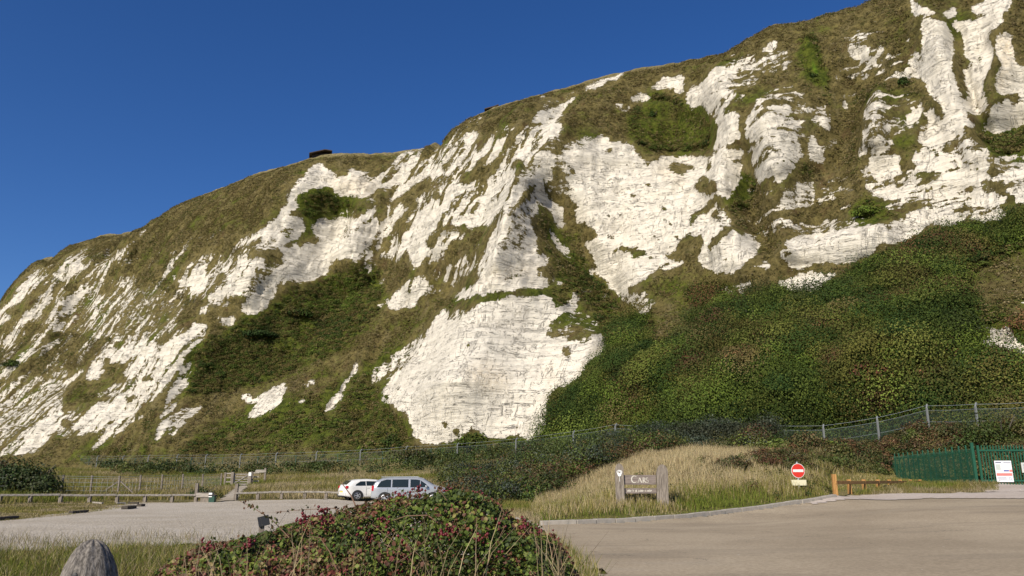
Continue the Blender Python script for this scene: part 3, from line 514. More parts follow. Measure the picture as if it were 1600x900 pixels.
fill(c_,TJ,1,[[(320,120),(380,65),(430,75),(420,110),(370,150),(330,135)],[(0,860),(0,240),(70,240),(120,250),(130,330),(90,380),(130,430),(110,470),(60,530),(30,600),(0,660)],[(0,840),(0,700),(30,610),(100,555),(150,565),(150,640),(160,740),(110,790),(30,830)],
[(205,770),(205,620),(250,560),(290,460),(340,470),(330,530),(280,610),(340,560),(380,500),(440,480),(520,500),(560,560),(600,560),(520,590),(430,640),(560,600),(640,590),(570,680),(640,720),(600,740),(570,800),(590,870),(560,900),(260,900),(280,780)],[(640,740),(680,730),(710,780),(750,830),(760,900),(640,900),(690,830)],[(660,540),(720,520),(770,540),(760,560),(690,570)],[(680,640),(720,600),(790,590),(800,700),(760,680)],
[(910,110),(940,90),(1000,100),(1080,100),(1070,140),(1040,170),(1120,150),(1130,120),(1180,130),(1140,180),(1110,225),(1070,220),(1020,200),(970,190),(940,160)],[(1000,330),(1030,295),(1075,300),(1050,345),(1010,345)],[(1105,240),(1170,220),(1150,250)],[(1110,300),(1170,265),(1200,265),(1140,300)],[(1180,190),(1220,150),(1215,175)],[(880,510),(920,490),(920,530),(960,530),(920,550)],[(1090,455),(1120,410),(1160,395),(1130,440)],[(1130,460),(1150,420),(1185,440),(1160,460)],
[(1035,620),(1040,560),(1080,500),(1120,480),(1230,510),(1240,520),(1200,560),(1170,610),(1110,610)],[(1000,870),(990,840),(1020,810),(1030,680),(1100,640),(1170,660),(1220,680),(1240,790),(1190,840),(1100,855)],[(1340,670),(1310,580),(1380,540),(1440,520),(1440,560),(1420,600),(1370,660)],[(1070,900),(1080,870),(1260,850),(1290,900)],[(1360,900),(1420,850),(1440,850),(1440,900)],[(210,850),(250,810),(260,830),(225,845)],[(0,870),(100,820),(190,850),(100,900),(0,900)]])
fill(c_,TJ,.78,[[(545,410),(600,410),(620,470),(610,530),(570,530),(590,470),(550,430)],[(420,400),(510,370),(480,400)],[(1380,310),(1360,230),(1390,160),(1440,130),(1440,330)]])
fill(c_,TJ,.58,[[(100,330),(200,300),(300,310),(280,360),(180,400),(110,380)],[(300,400),(540,380),(550,480),(440,480),(360,480)],[(440,540),(660,520),(800,590),(660,620),(560,600)],[(860,450),(1000,420),(940,470)],[(820,300),(900,240),(1030,220),(1000,260)],[(930,60),(1000,0),(1080,0),(1050,50),(990,90)],[(760,800),(830,720),(850,780),(790,820)]])
fill(c_,TJ,.40,[[(200,200),(500,120),(500,250),(400,300),(200,260)],[(1200,480),(1440,460),(1440,520),(1250,520)],[(1160,620),(1300,600),(1330,700),(1240,740)],[(355,830),(420,805),(400,860),(360,850)]])
fill(c_,TJ,.05,[[(360,740),(420,720),(400,745)],[(0,340),(50,340),(20,355)],[(0,490),(60,460),(40,490)],[(560,740),(610,740),(690,830),(600,860),(580,800)]])
fill(c_,TK,0,[[(130,200),(210,120),(250,210),(370,210),(500,90),(560,95),(640,60),(640,0),(830,0),(830,60),(880,130),(880,250),(980,320),(1200,290),(1200,900),(0,900),(0,300),(70,300)]])
fill(c_,TK,1,[[(210,0),(490,0),(500,50),(480,90),(430,140),(400,190),(370,210),(320,200),(330,175),(290,180),(250,210),(225,180),(210,120)],[(530,0),(630,0),(630,60),(600,95),(560,80),(540,40)],[(0,260),(0,60),(100,10),(150,30),(140,90),(150,110),(130,170),(100,250),(70,300),(30,290)],[(830,30),(860,0),(1020,0),(970,30),(840,50)],
[(880,130),(900,60),(1000,40),(1080,60),(1060,100),(1090,150),(1200,130),(1200,290),(1130,280),(1020,310),(980,320),(940,290),(880,250),(880,210),(920,180)],[(1140,70),(1200,10),(1200,120),(1160,110)],
[(400,540),(500,520),(680,490),(880,460),(1060,440),(1100,400),(1200,340),(1200,490),(1150,520),(1080,560),(940,560),(930,600),(900,640),(800,670),(710,680),(640,670),(480,705),(420,700),(400,670),(370,650),(360,610),(420,590)],
[(350,800),(420,770),(470,750),(600,730),(640,750),(700,735),(670,770),(640,790),(640,820),(570,850),(520,870),(430,850),(400,820)],[(0,740),(0,570),(60,520),(90,480),(140,510),(200,530),(260,570),(240,610),(160,690),(90,740)]])
fill(c_,TK,.75,[[(0,820),(30,830),(190,780),(210,820),(160,860),(50,865)],[(0,480),(60,440),(100,450),(30,490),(0,510)],[(220,270),(330,250),(280,280)]])
fill(c_,TK,.58,[[(830,130),(880,110),(900,170),(850,180)],[(330,380),(430,200),(600,200),(560,340),(500,360)],[(980,350),(1140,300),(1200,300),(1140,370),(1000,370)],[(190,680),(300,670),(320,700),(270,720)],[(0,340),(40,360),(90,440),(0,480)]])
fill(c_,TK,.48,[[(600,240),(820,230),(800,260),(640,290)],[(420,490),(480,460),(580,440),(860,400),(880,440),(640,500),(500,520)]])
fill(c_,TK,0,[[(320,130),(350,85),(430,70),(440,80),(370,95),(340,125)],[(90,80),(130,60),(150,90),(110,100)],[(390,620),(450,600),(440,630),(400,635)],[(560,550),(620,535),(600,555)],[(640,670),(700,690),(680,700),(600,690)],[(0,660),(120,650),(60,670)]])
fill(c_,TL,1,[[(190,-40),(210,10),(270,45),(370,80),(360,100),(270,105),(210,110),(195,60)],[(390,100),(480,55),(520,60),(510,120),(460,125)],
[(265,140),(330,130),(400,155),(440,160),(490,250),(500,300),(490,400),(490,500),(510,560),(540,650),(570,740),(600,830),(620,900),(420,900),(400,830),(430,800),(400,720),(330,680),(300,590),(230,530),(200,490),(190,450),(220,400),(270,350),(270,250)],
[(470,150),(560,145),(660,140),(660,110),(620,80),(620,50),(720,0),(910,-10),(880,60),(840,100),(850,150),(800,200),(730,230),(740,270),(770,330),(770,430),(740,500),(700,590),(700,650),(740,690),(730,770),(660,810),(620,800),(580,760),(560,700),(610,690),(620,670),(580,600),(560,500),(640,450),(570,390),(570,330),(560,250),(520,210)],
[(800,250),(860,235),(920,250),(890,290),(920,360),(930,450),(990,490),(990,700),(880,660),(800,660),(790,550),(830,450),(800,400),(780,330)],[(740,770),(800,690),(990,720),(990,860),(940,900),(820,900),(790,830)],[(150,790),(290,750),(240,850),(180,895)],[(280,790),(340,780),(440,830),(430,900),(260,900),(310,830)],[(0,720),(70,730),(0,800)]])
fill(c_,TL,.64,[[(190,380),(270,340),(290,500),(220,500)],[(0,400),(60,370),(40,420)],[(660,650),(740,690),(700,780),(660,760)],[(0,840),(50,880),(0,900)]])
fill(c_,TL,.05,[[(660,100),(740,105),(720,120),(670,115)],[(380,560),(405,560),(400,580)],[(660,400),(710,395),(680,420)],[(470,600),(490,640),(500,670),(475,640)],[(820,370),(865,355),(840,390)],[(870,550),(930,510),(910,550)],[(820,770),(860,770),(840,790)],[(540,870),(620,820),(740,800),(720,850),(650,900)],[(750,720),(830,670),(960,660),(900,700),(830,700),(760,750)]])
fill(c_,TM,1,[[(0,610),(0,270),(90,290),(130,380),(90,370),(120,430),(200,400),(270,350),(190,300),(270,240),(300,230),(240,170),(250,130),(340,80),(300,20),(340,0),(580,0),(620,60),(650,130),(590,110),(620,180),(720,220),(780,340),(740,370),(720,400),(760,430),(740,490),(790,550),(870,580),(860,630),(910,680),(830,730),(700,755),(600,720),(500,770),(400,770),(320,780),(240,830),(150,890),(0,890),(0,780),(130,760),(240,680),(210,650),(280,600),(240,570),(120,590)],
[(160,80),(240,10),(230,50),(190,85)],[(0,60),(50,90),(60,180),(60,220),(0,255)],[(690,110),(720,50),(800,60),(740,0),(990,0),(990,50),(940,80),(820,130),(740,120)],[(850,400),(990,330),(990,625),(930,620),(930,570),(850,520),(760,450)]])
fill(c_,TM,.5,[[(780,300),(940,270),(990,280),(980,340),(860,400),(800,380)],[(735,480),(800,480),(850,510),(800,530),(750,510)],[(0,770),(180,730),(200,760),(0,830)]])
fill(c_,TM,.06,[[(245,460),(340,410),(410,405),(400,440),(330,480),(270,490)],[(440,480),(475,510),(460,515)],[(450,330),(520,310),(520,340)],[(545,310),(580,310),(575,335)],[(620,270),(660,260),(690,290),(740,300),(770,350),(700,280),(640,300)],[(540,610),(600,575),(630,590),(570,620)],[(485,660),(560,640),(700,650),(820,650),(810,670),(700,690),(580,690),(500,690)],[(770,590),(820,570),(820,600)],[(340,200),(370,240),(390,290),(360,290)],[(820,640),(900,600),(930,570),(870,560),(900,680),(860,710)],[(540,55),(600,80),(640,130),(600,110)],[(240,210),(300,220),(340,260),(330,230),(290,205)]])
fill(c_,TN,1,[[(990,460),(1010,490),(1060,500),(1080,520),(1130,525),(1180,530),(1216,555),(1216,500),(1180,480),(1160,455),(1100,480),(1020,490)]])
fill(c_,TN,.45,[[(1030,440),(1180,430),(1160,460),(1060,465)],[(1195,350),(1216,340),(1216,370)]])

def blur(a, s):
    r = int(3*s)+1; k = np.exp(-np.arange(-r, r+1)**2/(2*s*s)); k /= k.sum()
    a = np.pad(a, ((r, r), (r, r)), 'edge')
    a = np.apply_along_axis(lambda v: np.convolve(v, k, 'valid'), 1, a); return np.apply_along_axis(lambda v: np.convolve(v, k, 'valid'), 0, a)
green = np.full((MH, MW), .12)
fill(green,TC,.6,[[(830,290),(920,250),(1060,230),(1110,290),(1200,310),(1250,330),(1200,400),(1000,450),(940,510),(950,590),(840,600),(880,500),(850,440)]])
fill(green,TD,.62,[[(20,650),(280,400),(500,330),(650,250),(900,100),(1050,50),(1440,0),(1440,300),(1100,600),(700,780),(400,880),(0,900)]])
fill(green,T1,.45,[[(60,720),(150,690),(250,700),(400,640),(600,560),(640,680),(640,720)],[(450,700),(640,500),(720,450),(860,450),(980,470),(960,540),(860,470),(700,480),(600,560)],[(20,560),(60,520),(70,540),(30,600)],[(100,620),(160,590),(160,620),(120,640)],[(0,560),(20,560),(10,590),(0,590)]])
fill(green,TH,.68,[[(660,380),(800,240),(1000,290),(1160,340),(1250,460),(1240,640),(1000,680),(720,660),(640,560)]])
fill(green,TJ,1.1,[[(600,40),(660,20),(720,200),(760,300),(800,380),(740,400),(640,300),(620,180)]])
fill(green,TK,.85,[[(100,250),(140,170),(220,180),(230,230),(180,370),(100,360)]]); fill(green,TK,1.1,[[(810,360),(880,320),(950,350),(940,400),(850,410)]])
fill(green,TI,.5,[[(0,100),(80,200),(180,400),(300,500),(500,700),(450,900),(0,900),(0,700),(200,600),(100,400)]])
fill(green,TL,.55,[[(620,850),(990,800),(990,1200),(750,1100)],[(150,600),(300,600),(300,680),(180,680)]])
fill(green,TM,.6,[[(640,120),(990,80),(990,260),(800,280)],[(60,150),(220,120),(240,200),(120,260)],[(100,900),(900,680),(990,640),(990,900)]])
fill(green,T1,.78,[[(850,620),(940,540),(1000,480),(1120,440),(1200,450),(1290,455),(1380,395),(1520,350),(1600,330),(1600,740),(640,740),(700,690),(850,690)]])
fill(green,T1,.35,[[(1500,430),(1600,380),(1600,510),(1520,510)],[(1000,460),(1060,430),(1100,500),(1020,560)]])
stain = np.zeros((MH, MW))
fill(stain,TF,.55,[[(900,400),(1250,335),(1260,365),(920,430)]]); fill(stain,TG,.35,[[(640,340),(780,250),(950,350),(940,430),(800,440)],[(1190,250),(1230,260),(1230,420),(1195,430)]])
fill(stain,TL,.6,[[(300,20),(400,60),(390,110),(320,70)],[(810,260),(880,240),(910,400),(850,640),(800,640),(840,450)]]); fill(stain,TH,.4,[[(860,740),(920,760),(1050,860),(1020,900),(880,830)]]); fill(stain,TC,.35,[[(1060,200),(1180,150),(1380,180),(1380,300),(1100,260)]])
chalkw = blur(chalk, 3.2); stain = blur(stain, 4); green = blur(green, 4); chalkb = .72*blur(chalk, .7)+.28*blur(chalk, 3.0)
def samp(a, px, py):
    x = np.clip((px-1)/2, 0, MW-1.001); y = np.clip((py-1)/2, 0, MH-1.001); i = x.astype(int); j = y.astype(int); fx = x-i; fy = y-j
    return (a[j, i]*(1-fx)+a[j, i+1]*fx)*(1-fy)+(a[j+1, i]*(1-fx)+a[j+1, i+1]*fx)*fy

# ---- ribs, gullies and hollows (plan amplitude in metres towards the sea)
def dist_poly(px, py, pts):
    best = np.full(px.shape, 1e9); side = np.zeros(px.shape)
    for (x0, y0), (x1, y1) in zip(pts, pts[1:]):
        dx, dy = x1-x0, y1-y0; t = np.clip(((px-x0)*dx+(py-y0)*dy)/(dx*dx+dy*dy), 0, 1)
        ex = px-x0-t*dx; ey = py-y0-t*dy; d = np.hypot(ex, ey); k = d < best; best = np.where(k, d, best); side = np.where(k, np.sign(dx*ey-dy*ex), side)
    return best, side
RIBS = [([(497,255),(455,310),(432,370),(400,440),(345,490),(300,560),(250,690)],8,40),([(520,330),(490,380),(500,440)],-8,34),([(600,430),(480,500),(400,590),(330,660)],-7,55),
 ([(852,240),(838,330),(812,420),(790,480),(740,600),(710,690)],13,66),([(836,315),(812,400),(800,450)],5,20),([(868,330),(905,400),(960,480)],-9,34),([(640,230),(600,320),(570,420)],-5,26),([(560,290),(545,400)],3,25),
 ([(850,150),(760,260),(690,360),(640,440)],5,26),([(900,130),(860,200),(840,250)],-4,20),([(1020,150),(1060,210)],-9,60),([(1120,110),(1140,200),(1130,300)],5,28),([(1160,250),(1165,310),(1190,380)],-6,24),
 ([(1200,180),(1220,270)],4,34),([(1330,120),(1310,220),(1270,340)],-4,34),([(1375,160),(1370,230)],4,22),([(1450,20),(1480,120),(1530,240)],4,32),([(1492,50),(1510,130),(1545,220)],-3,13),([(1570,20),(1560,120),(1545,190)],2,22),([(1590,180),(1540,200)],-5,20),
 ([(1120,380),(1180,420)],4,40),([(1240,400),(1380,370)],4,26),([(215,365),(150,430),(60,540),(-40,640)],6,16),([(240,380),(170,470),(90,600)],-3,16),([(130,375),(60,450),(0,520)],4,14),([(100,440),(40,520),(0,570)],-3,12),([(300,540),(200,640),(150,700)],4,30),([(330,500),(270,600),(220,700)],-2,12),
 ([(1350,620),(1150,640),(980,620)],9,90),([(1550,560),(1400,600)],6,90),([(960,540),(900,620)],-3,30),([(690,440),(620,520),(560,640)],-6,34),([(440,620),(400,650)],3,24),([(1000,260),(980,380)],-2.5,50)]
qx, qy = proj(Q)
disp = np.zeros(Q.shape[:2])
for pts, amp, w in RIBS:
    d, s = dist_poly(qx, qy, pts); disp += amp*np.exp(-(d/w)**2)
# ledge above the lower slab: slab stands forward, turf terrace behind
slab = np.zeros((MH, MW)); fill(slab,T1,1,[[(640,560),(680,490),(720,478),(790,465),(860,463),(900,500),(950,530),(900,620),(850,700),(660,710),(600,620)]]); slab = blur(slab, 2.2)
disp += 3.0*samp(slab, qx, qy)
up = np.zeros((MH, MW)); fill(up,T1,1,[[(745,430),(760,380),(800,320),(835,310),(850,380),(870,450),(720,470)],[(340,430),(380,400),(430,400),(445,430),(400,480),(330,470)],[(1215,405),(1240,375),(1380,355),(1370,400),(1310,412),(1220,415)],[(1340,240),(1345,190),(1385,180),(1392,235)],[(1170,270),(1170,200),(1230,150),(1290,170),(1300,230),(1220,285)]]); up = blur(up, 2.0)
disp += 1.3*samp(up, qx, qy)
tf = np.clip((.99-pv)/.24, 0, 1)[:, None]; tf = tf*tf*(3-2*tf)
bf = np.clip((pv+.02)/.12, 0, 1)[:, None]
disp = disp*tf*bf
sa = S_along[None]+np.zeros_like(qx); sl = pv[:, None]*slen[None]
disp += (1-.75*samp(slab, qx, qy))*((fbm(sa/14, sl/22, 3)-.5)*4.5+(fbm(sa/5, sl/16+4, 8)-.5)*2.4)*tf
Q[..., 0] += disp*nrm_h[None, :, 0]; Q[..., 1] += disp*nrm_h[None, :, 1]
qx, qy = proj(Q); ck = samp(chalkb, qx, qy); gr = samp(green, qx, qy)
qz = fbm(sa/7+Q[..., 2]/30, Q[..., 2]/3.2, 4, 5)*9; qv = fbm(sa/4, Q[..., 2]/14, 9, 4)*7
stp = lambda a: np.floor(a)+np.clip((a-np.floor(a)-.8)/.2, 0, 1)
fine = (stp(qz)/9-.5)*2.5+(stp(qv)/7-.5)*2.0+(np.abs(fbm(sa/3.2, Q[..., 2]/9, 5)-.5))*-1.0+(fbm(sa/7, Q[..., 2]/1.1, 2)-.5)*.7+(fbm(sa/1.6, Q[..., 2]/2.2, 7)-.5)*1.1
veg = (fbm(sa/1.5, sl/1.5, 1, 3)-.5)*1.3+(fbm(sa/5, sl/6, 6)-.5)*2.2+.25+np.clip((gr-.5)*4, 0, 1)*(fbm(sa/4.5, sl/4.5, 12, 2)-.5)*5.5
tf2 = np.clip((1.06-pv)/.1, 0, 1)[:, None]
fd = np.where(True, ck*fine*(1-.6*samp(slab, qx, qy))+(1-ck)*veg*.8, 0)*tf2
Q[..., 0] += fd*nrm_h[None, :, 0]*.8; Q[..., 1] += fd*nrm_h[None, :, 1]*.8; Q[..., 2] += fd*.5
qx, qy = proj(Q); ck = samp(chalkb, qx, qy); gr = samp(green, qx, qy); sn = samp(stain, qx, qy)
BK = np.zeros((MH, MW)); fill(BK,T1,1,[[(560,240),(700,195),(880,130),(900,160),(850,240),(760,430),(730,480),(600,440),(560,400)],[(-5,440),(120,360),(230,350),(300,430),(340,500),(330,720),(-5,730)]]); fill(BK,T1,.7,[[(-5,440),(120,360),(230,350),(300,430),(340,500),(330,720),(-5,730)]]); fill(BK,T1,.8,[[(230,480),(330,380),(420,370),(450,440),(330,500)]]); fill(BK,T1,.8,[[(1130,90),(1300,140),(1310,260),(1170,300),(1100,200)],[(1340,140),(1440,160),(1600,240),(1600,330),(1350,340)]]); BK = blur(BK, 6)
WK = np.zeros((MH, MW)); fill(WK,T1,.75,[[(230,400),(380,350),(400,400),(340,470),(250,480)],[(0,520),(150,490),(280,500),(300,530),(140,570),(0,590)],[(60,400),(200,390),(220,470),(100,500)]]); fill(WK,T1,.8,[[(1130,70),(1240,100),(1250,180),(1150,150)],[(1330,30),(1430,60),(1420,200),(1320,150)],[(1150,300),(1350,270),(1350,350),(1180,370)],[(620,170),(760,190),(660,280)],[(860,450),(960,440),(940,500),(870,500)]]); WK = blur(WK, 6)
nf = fbm((sa-.38*sl)/1.8, sl/9, 21, 4); nh = fbm(sa/6, Q[..., 2]/1.3, 31, 4); left_ = np.clip((1000-qx)/60, 0, 1); nb_ = nf*left_+nh*(1-left_)
ck = ck-samp(BK, qx, qy)*np.clip((nb_-.545)*11, 0, 1)*.75*(ck > .3); ck = np.clip(ck, 0, 1); ck = ck+samp(WK, qx, qy)*np.clip((.435-nb_)*12, 0, 1)*.8*(ck < .45)
ck = np.where((pv > 1.03)[:, None] | (pv < .005)[:, None], 0, ck); gr = np.where((pv > 1.0)[:, None], .1, gr)
out = (qx < -5) | (qx > 1605); ck = np.where(out, np.clip((fbm(sa/12, sl/40, 9)-.42)*6, 0, 1)*(pv[:, None] < .97), ck)
me = nmesh('chalk_cliff', Q.reshape(-1, 3), gridfaces(NR, NC), None, {'chalk': ck.ravel(), 'green': gr.ravel(), 'stain': sn.ravel(), 'dry': (np.clip((pv-.955)/.03, 0, 1)[:, None]+0*ck).ravel(), 'suv': np.stack([sa.ravel(), sl.ravel(), 0*sa.ravel()], 1)})
tag(link('cliff', me, M['cliff'], None, True), 'tall white chalk cliff patched with olive turf', 'cliff', None, 'structure')
# ---------------------------------------------------------------- foliage kits
def rot_rand(n, rs):
    a = rs.normal(size=(n, 4)); a /= np.linalg.norm(a, axis=1)[:, None]; w, x, y, z = a.T
    return np.stack([np.stack([1-2*(y*y+z*z), 2*(x*y-z*w), 2*(x*z+y*w)], -1), np.stack([2*(x*y+z*w), 1-2*(x*x+z*z), 2*(y*z-x*w)], -1), np.stack([2*(x*z-y*w), 2*(y*z+x*w), 1-2*(x*x+y*y)], -1)], 1)
def quads(cent, size, rs, aspect=.7, outward=None):
    """one leaf quad per centre, random turn, leaning outward"""
    n = len(cent)
    nr = rs.normal(size=(n, 3))
    if outward is not None: nr = nr*.6+outward*1.5
    nr /= np.linalg.norm(nr, axis=1)[:, None]; h = rs.normal(size=(n, 3)); u = np.cross(nr, h); u /= np.linalg.norm(u, axis=1)[:, None]; v = np.cross(nr, u)
    s = (np.zeros(n)+size)*rs.uniform(.6, 1.25, n); u = u*s[:, None]*.5; v = v*(s*aspect)[:, None]*.5
    V = np.stack([cent-u, cent-v*1.0+u*.1, cent+u, cent+v], 1)       # pointed leaf
    return V.reshape(-1, 3), np.arange(4*n).reshape(n, 4)
def lobes(n, rx, ry, rz, rs, nl=9, shell=.55):
    """points on the surface of a cluster of rounded clumps, plus outward directions"""
    c = rs.normal(size=(nl, 3)); c /= np.linalg.norm(c, axis=1)[:, None]; c *= rs.uniform(.25, .68, nl)[:, None]; c[:, 2] = np.abs(c[:, 2])*.9
    r = rs.uniform(.30, .52, nl); k = rs.randint(0, nl, n); d = rs.normal(size=(n, 3)); d /= np.linalg.norm(d, axis=1)[:, None]; d[:, 2] = np.where(d[:, 2] < -.3, -d[:, 2], d[:, 2])
    p = c[k]+d*(r[k]*rs.uniform(shell, 1.08, n))[:, None]; p[:, 2] = np.maximum(p[:, 2], .02*rs.rand(n))
    return p*np.array([rx, ry, rz]), d, k
def pal(cols, k, rs, var=.25):
    c = np.array(cols)[k % len(cols)]; return c*rs.uniform(1-var, 1+var, (len(k), 1))*rs.uniform(.93, 1.07, (len(k), 3))
G_DARK = [(.028, .050, .012), (.040, .064, .014), (.050, .072, .016), (.034, .046, .014)]
G_MID = [(.048, .070, .014), (.068, .090, .018), (.040, .058, .012), (.088, .098, .024)]
G_LITE = [(.095, .135, .022), (.12, .155, .03), (.08, .115, .02)]
G_OLIVE = [(.085, .075, .022), (.11, .092, .03), (.065, .062, .018), (.13, .105, .042)]
G_BROWN = [(.12, .062, .03), (.15, .085, .04), (.09, .05, .028), (.07, .075, .025)]
G_GREY = [(.05, .065, .045), (.035, .05, .03), (.07, .085, .06), (.03, .045, .02)]
G_RED = [(.20, .05, .035), (.14, .06, .03), (.09, .075, .025), (.22, .09, .05)]
def shrub(name, label, cat, at, r, n, leaf, cols, seed, group=None, nl=10, stems=5, mat='leaf', var=.3, tree=False):
    rs = np.random.RandomState(seed); o = thing(name, label, cat, at, 0, group)
    p, d, k = lobes(n, r[0], r[1], r[2], rs, nl)
    V, Fq = quads(p, leaf, rs, .75, d); c = np.repeat(pal(cols, k+rs.randint(0, 2, n), rs, var), 4, 0)
    link('crown' if tree else 'foliage', nmesh('foliage', V, Fq, c), M[mat], o)
    mb = MB()
    for i in range(stems):
        a = rs.uniform(0, 6.28); e = Vector((math.cos(a)*r[0]*.55, math.sin(a)*r[1]*.55, r[2]*rs.uniform(.5, .85)))
        mb.tube([(0, 0, -.2), tuple(e*.45+Vector((0, 0, .05*r[2]))), tuple(e)], .03*r[2]+.01, 5, .008*r[2]+.004)
    mb.build('trunk' if tree else 'stems', M['bark'], o); return o

# scrub mantling the slopes: countless low bushes
rs = np.random.RandomState(5)
Pq = Q; fx, fy = proj(Pq)
e1 = Pq[1:, :-1]-Pq[:-1, :-1]; e2 = Pq[:-1, 1:]-Pq[:-1, :-1]; ar = np.linalg.norm(np.cross(e1, e2), axis=-1)
cen = (Pq[1:, 1:]+Pq[:-1, :-1])/2; nn = np.cross(e2, e1); nn /= np.linalg.norm(nn, axis=-1)[..., None]+1e-9
cx_, cy_ = proj(cen); gk = gr[:-1, :-1]; kk_ = samp(chalkw, cx_, cy_); vis = (cx_ > -60) & (cx_ < 1660) & (cy_ < 760) & (cy_ > -60) & (pv[:-1] > -.01)[:, None] & (pv[:-1] < 1.01)[:, None]
def cliff_pick(n, wt):
    w = (wt*ar*vis).ravel(); c = np.cumsum(w); i = np.searchsorted(c, rs.rand(n)*c[-1]); j = rs.rand(n, 3)-.5
    return cen.reshape(-1, 3)[i]+j*.4, nn.reshape(-1, 3)[i], i
bigv = fbm(cen[..., 0]/9, cen[..., 2]/9, cen[..., 1]/9); clumpy = fbm(cen[..., 0]/3, cen[..., 2]/3, cen[..., 1]/3)
def mantle(name, label, wt, nb, per, rad, leaf, colsets, flat=.75, hue=None, mat='farleaf'):
    p, n_, i = cliff_pick(nb, wt); Vs = []; Cs = []
    sel = hue.ravel()[i] if hue is not None else rs.rand(nb)
    R_ = rs.uniform(rad[0], rad[1], nb)*(rs.rand(nb)**.5*.6+.6)
    d = rs.normal(size=(nb, per, 3)); d /= np.linalg.norm(d, axis=-1)[..., None]; d = d+n_[:, None]*.7+np.array([0, 0, .5]); d /= np.linalg.norm(d, axis=-1)[..., None]
    c = p[:, None]+d*(R_[:, None]*rs.uniform(.65, 1.05, (nb, per)))[..., None]*np.array([1, 1, flat])
    V, Fq = quads(c.reshape(-1, 3), leaf, rs, .8, d.reshape(-1, 3))
    ks = np.clip((sel*len(colsets)).astype(int), 0, len(colsets)-1); base = np.array([colsets[a][rs.randint(len(colsets[a]))] for a in ks])*rs.uniform(.75, 1.3, (nb, 1))
    col = np.repeat(base, per*4, 0)*np.repeat(rs.uniform(.9, 1.12, (nb*per, 1)), 4, 0)
    return tag(link(name, nmesh(name, V, Fq, col), M[mat]), label, name.replace('_', ' '), None, 'stuff')
hue = np.clip((bigv-.5)*3.2+.42+(clumpy-.5)*1.3, 0, .999)
lowR = ((cx_ > 850) & (gk > .6)).astype(float)
mantle('undergrowth', 'dense green and rusty scrub covering the lower right slope', np.clip((gk-.45)*3, 0, 1)*(kk_ < .10)*lowR*(kk_ < .04)*(cy_ > 330), 8800, 150, (.7, 2.6), .19, [G_DARK, G_MID, [(.07,.10,.018),(.085,.11,.02)], G_LITE, G_DARK, [(.12,.115,.03),(.095,.095,.022)], G_MID, G_OLIVE, G_DARK, G_BROWN], .8, (hue*.84+rs.rand(*hue.shape)*.16))
mantle('bushes', 'rounded bushes standing out of the scrub on the lower right slope', np.clip((gk-.5)*4, 0, 1)*(kk_ < .012)*lowR*(cy_ > 400)*((cy_ > 470) | (cx_ < 1480)), 330, 1000, (2.0, 4.2), .21, [G_DARK, G_MID, [(.030,.055,.014)], G_MID, G_DARK, G_LITE, G_OLIVE, G_DARK, [(.12,.13,.03)], G_BROWN], .95, rs.rand(*hue.shape)*.6+hue*.4)
mantle('scrub', 'dark green scrub filling the gullies of the cliff', np.clip((gk-.38)*3, 0, 1)*(kk_ < .12)*(1-lowR)*np.clip((clumpy-.38)*5, .1, 1), 9000, 38, (.4, 1.1), .24, [G_DARK, G_OLIVE, G_MID, G_OLIVE, G_MID, G_LITE], .6, (hue*.6+rs.rand(*hue.shape)*.4))
mantle('turf_tussocks', 'dry olive turf tussocks clinging to the cliff face', (kk_ < .12)*(gk < .7)*(pv[:-1] < .955)[:, None]*np.clip((clumpy-.35)*4, .15, 1), 115000, 8, (.10, .5), .19, [G_OLIVE, [(.15,.12,.05),(.12,.09,.04)], G_OLIVE, [(.16, .13, .06), (.20, .165, .09)], G_MID], .5, (hue*.4+rs.rand(*hue.shape)*.6))

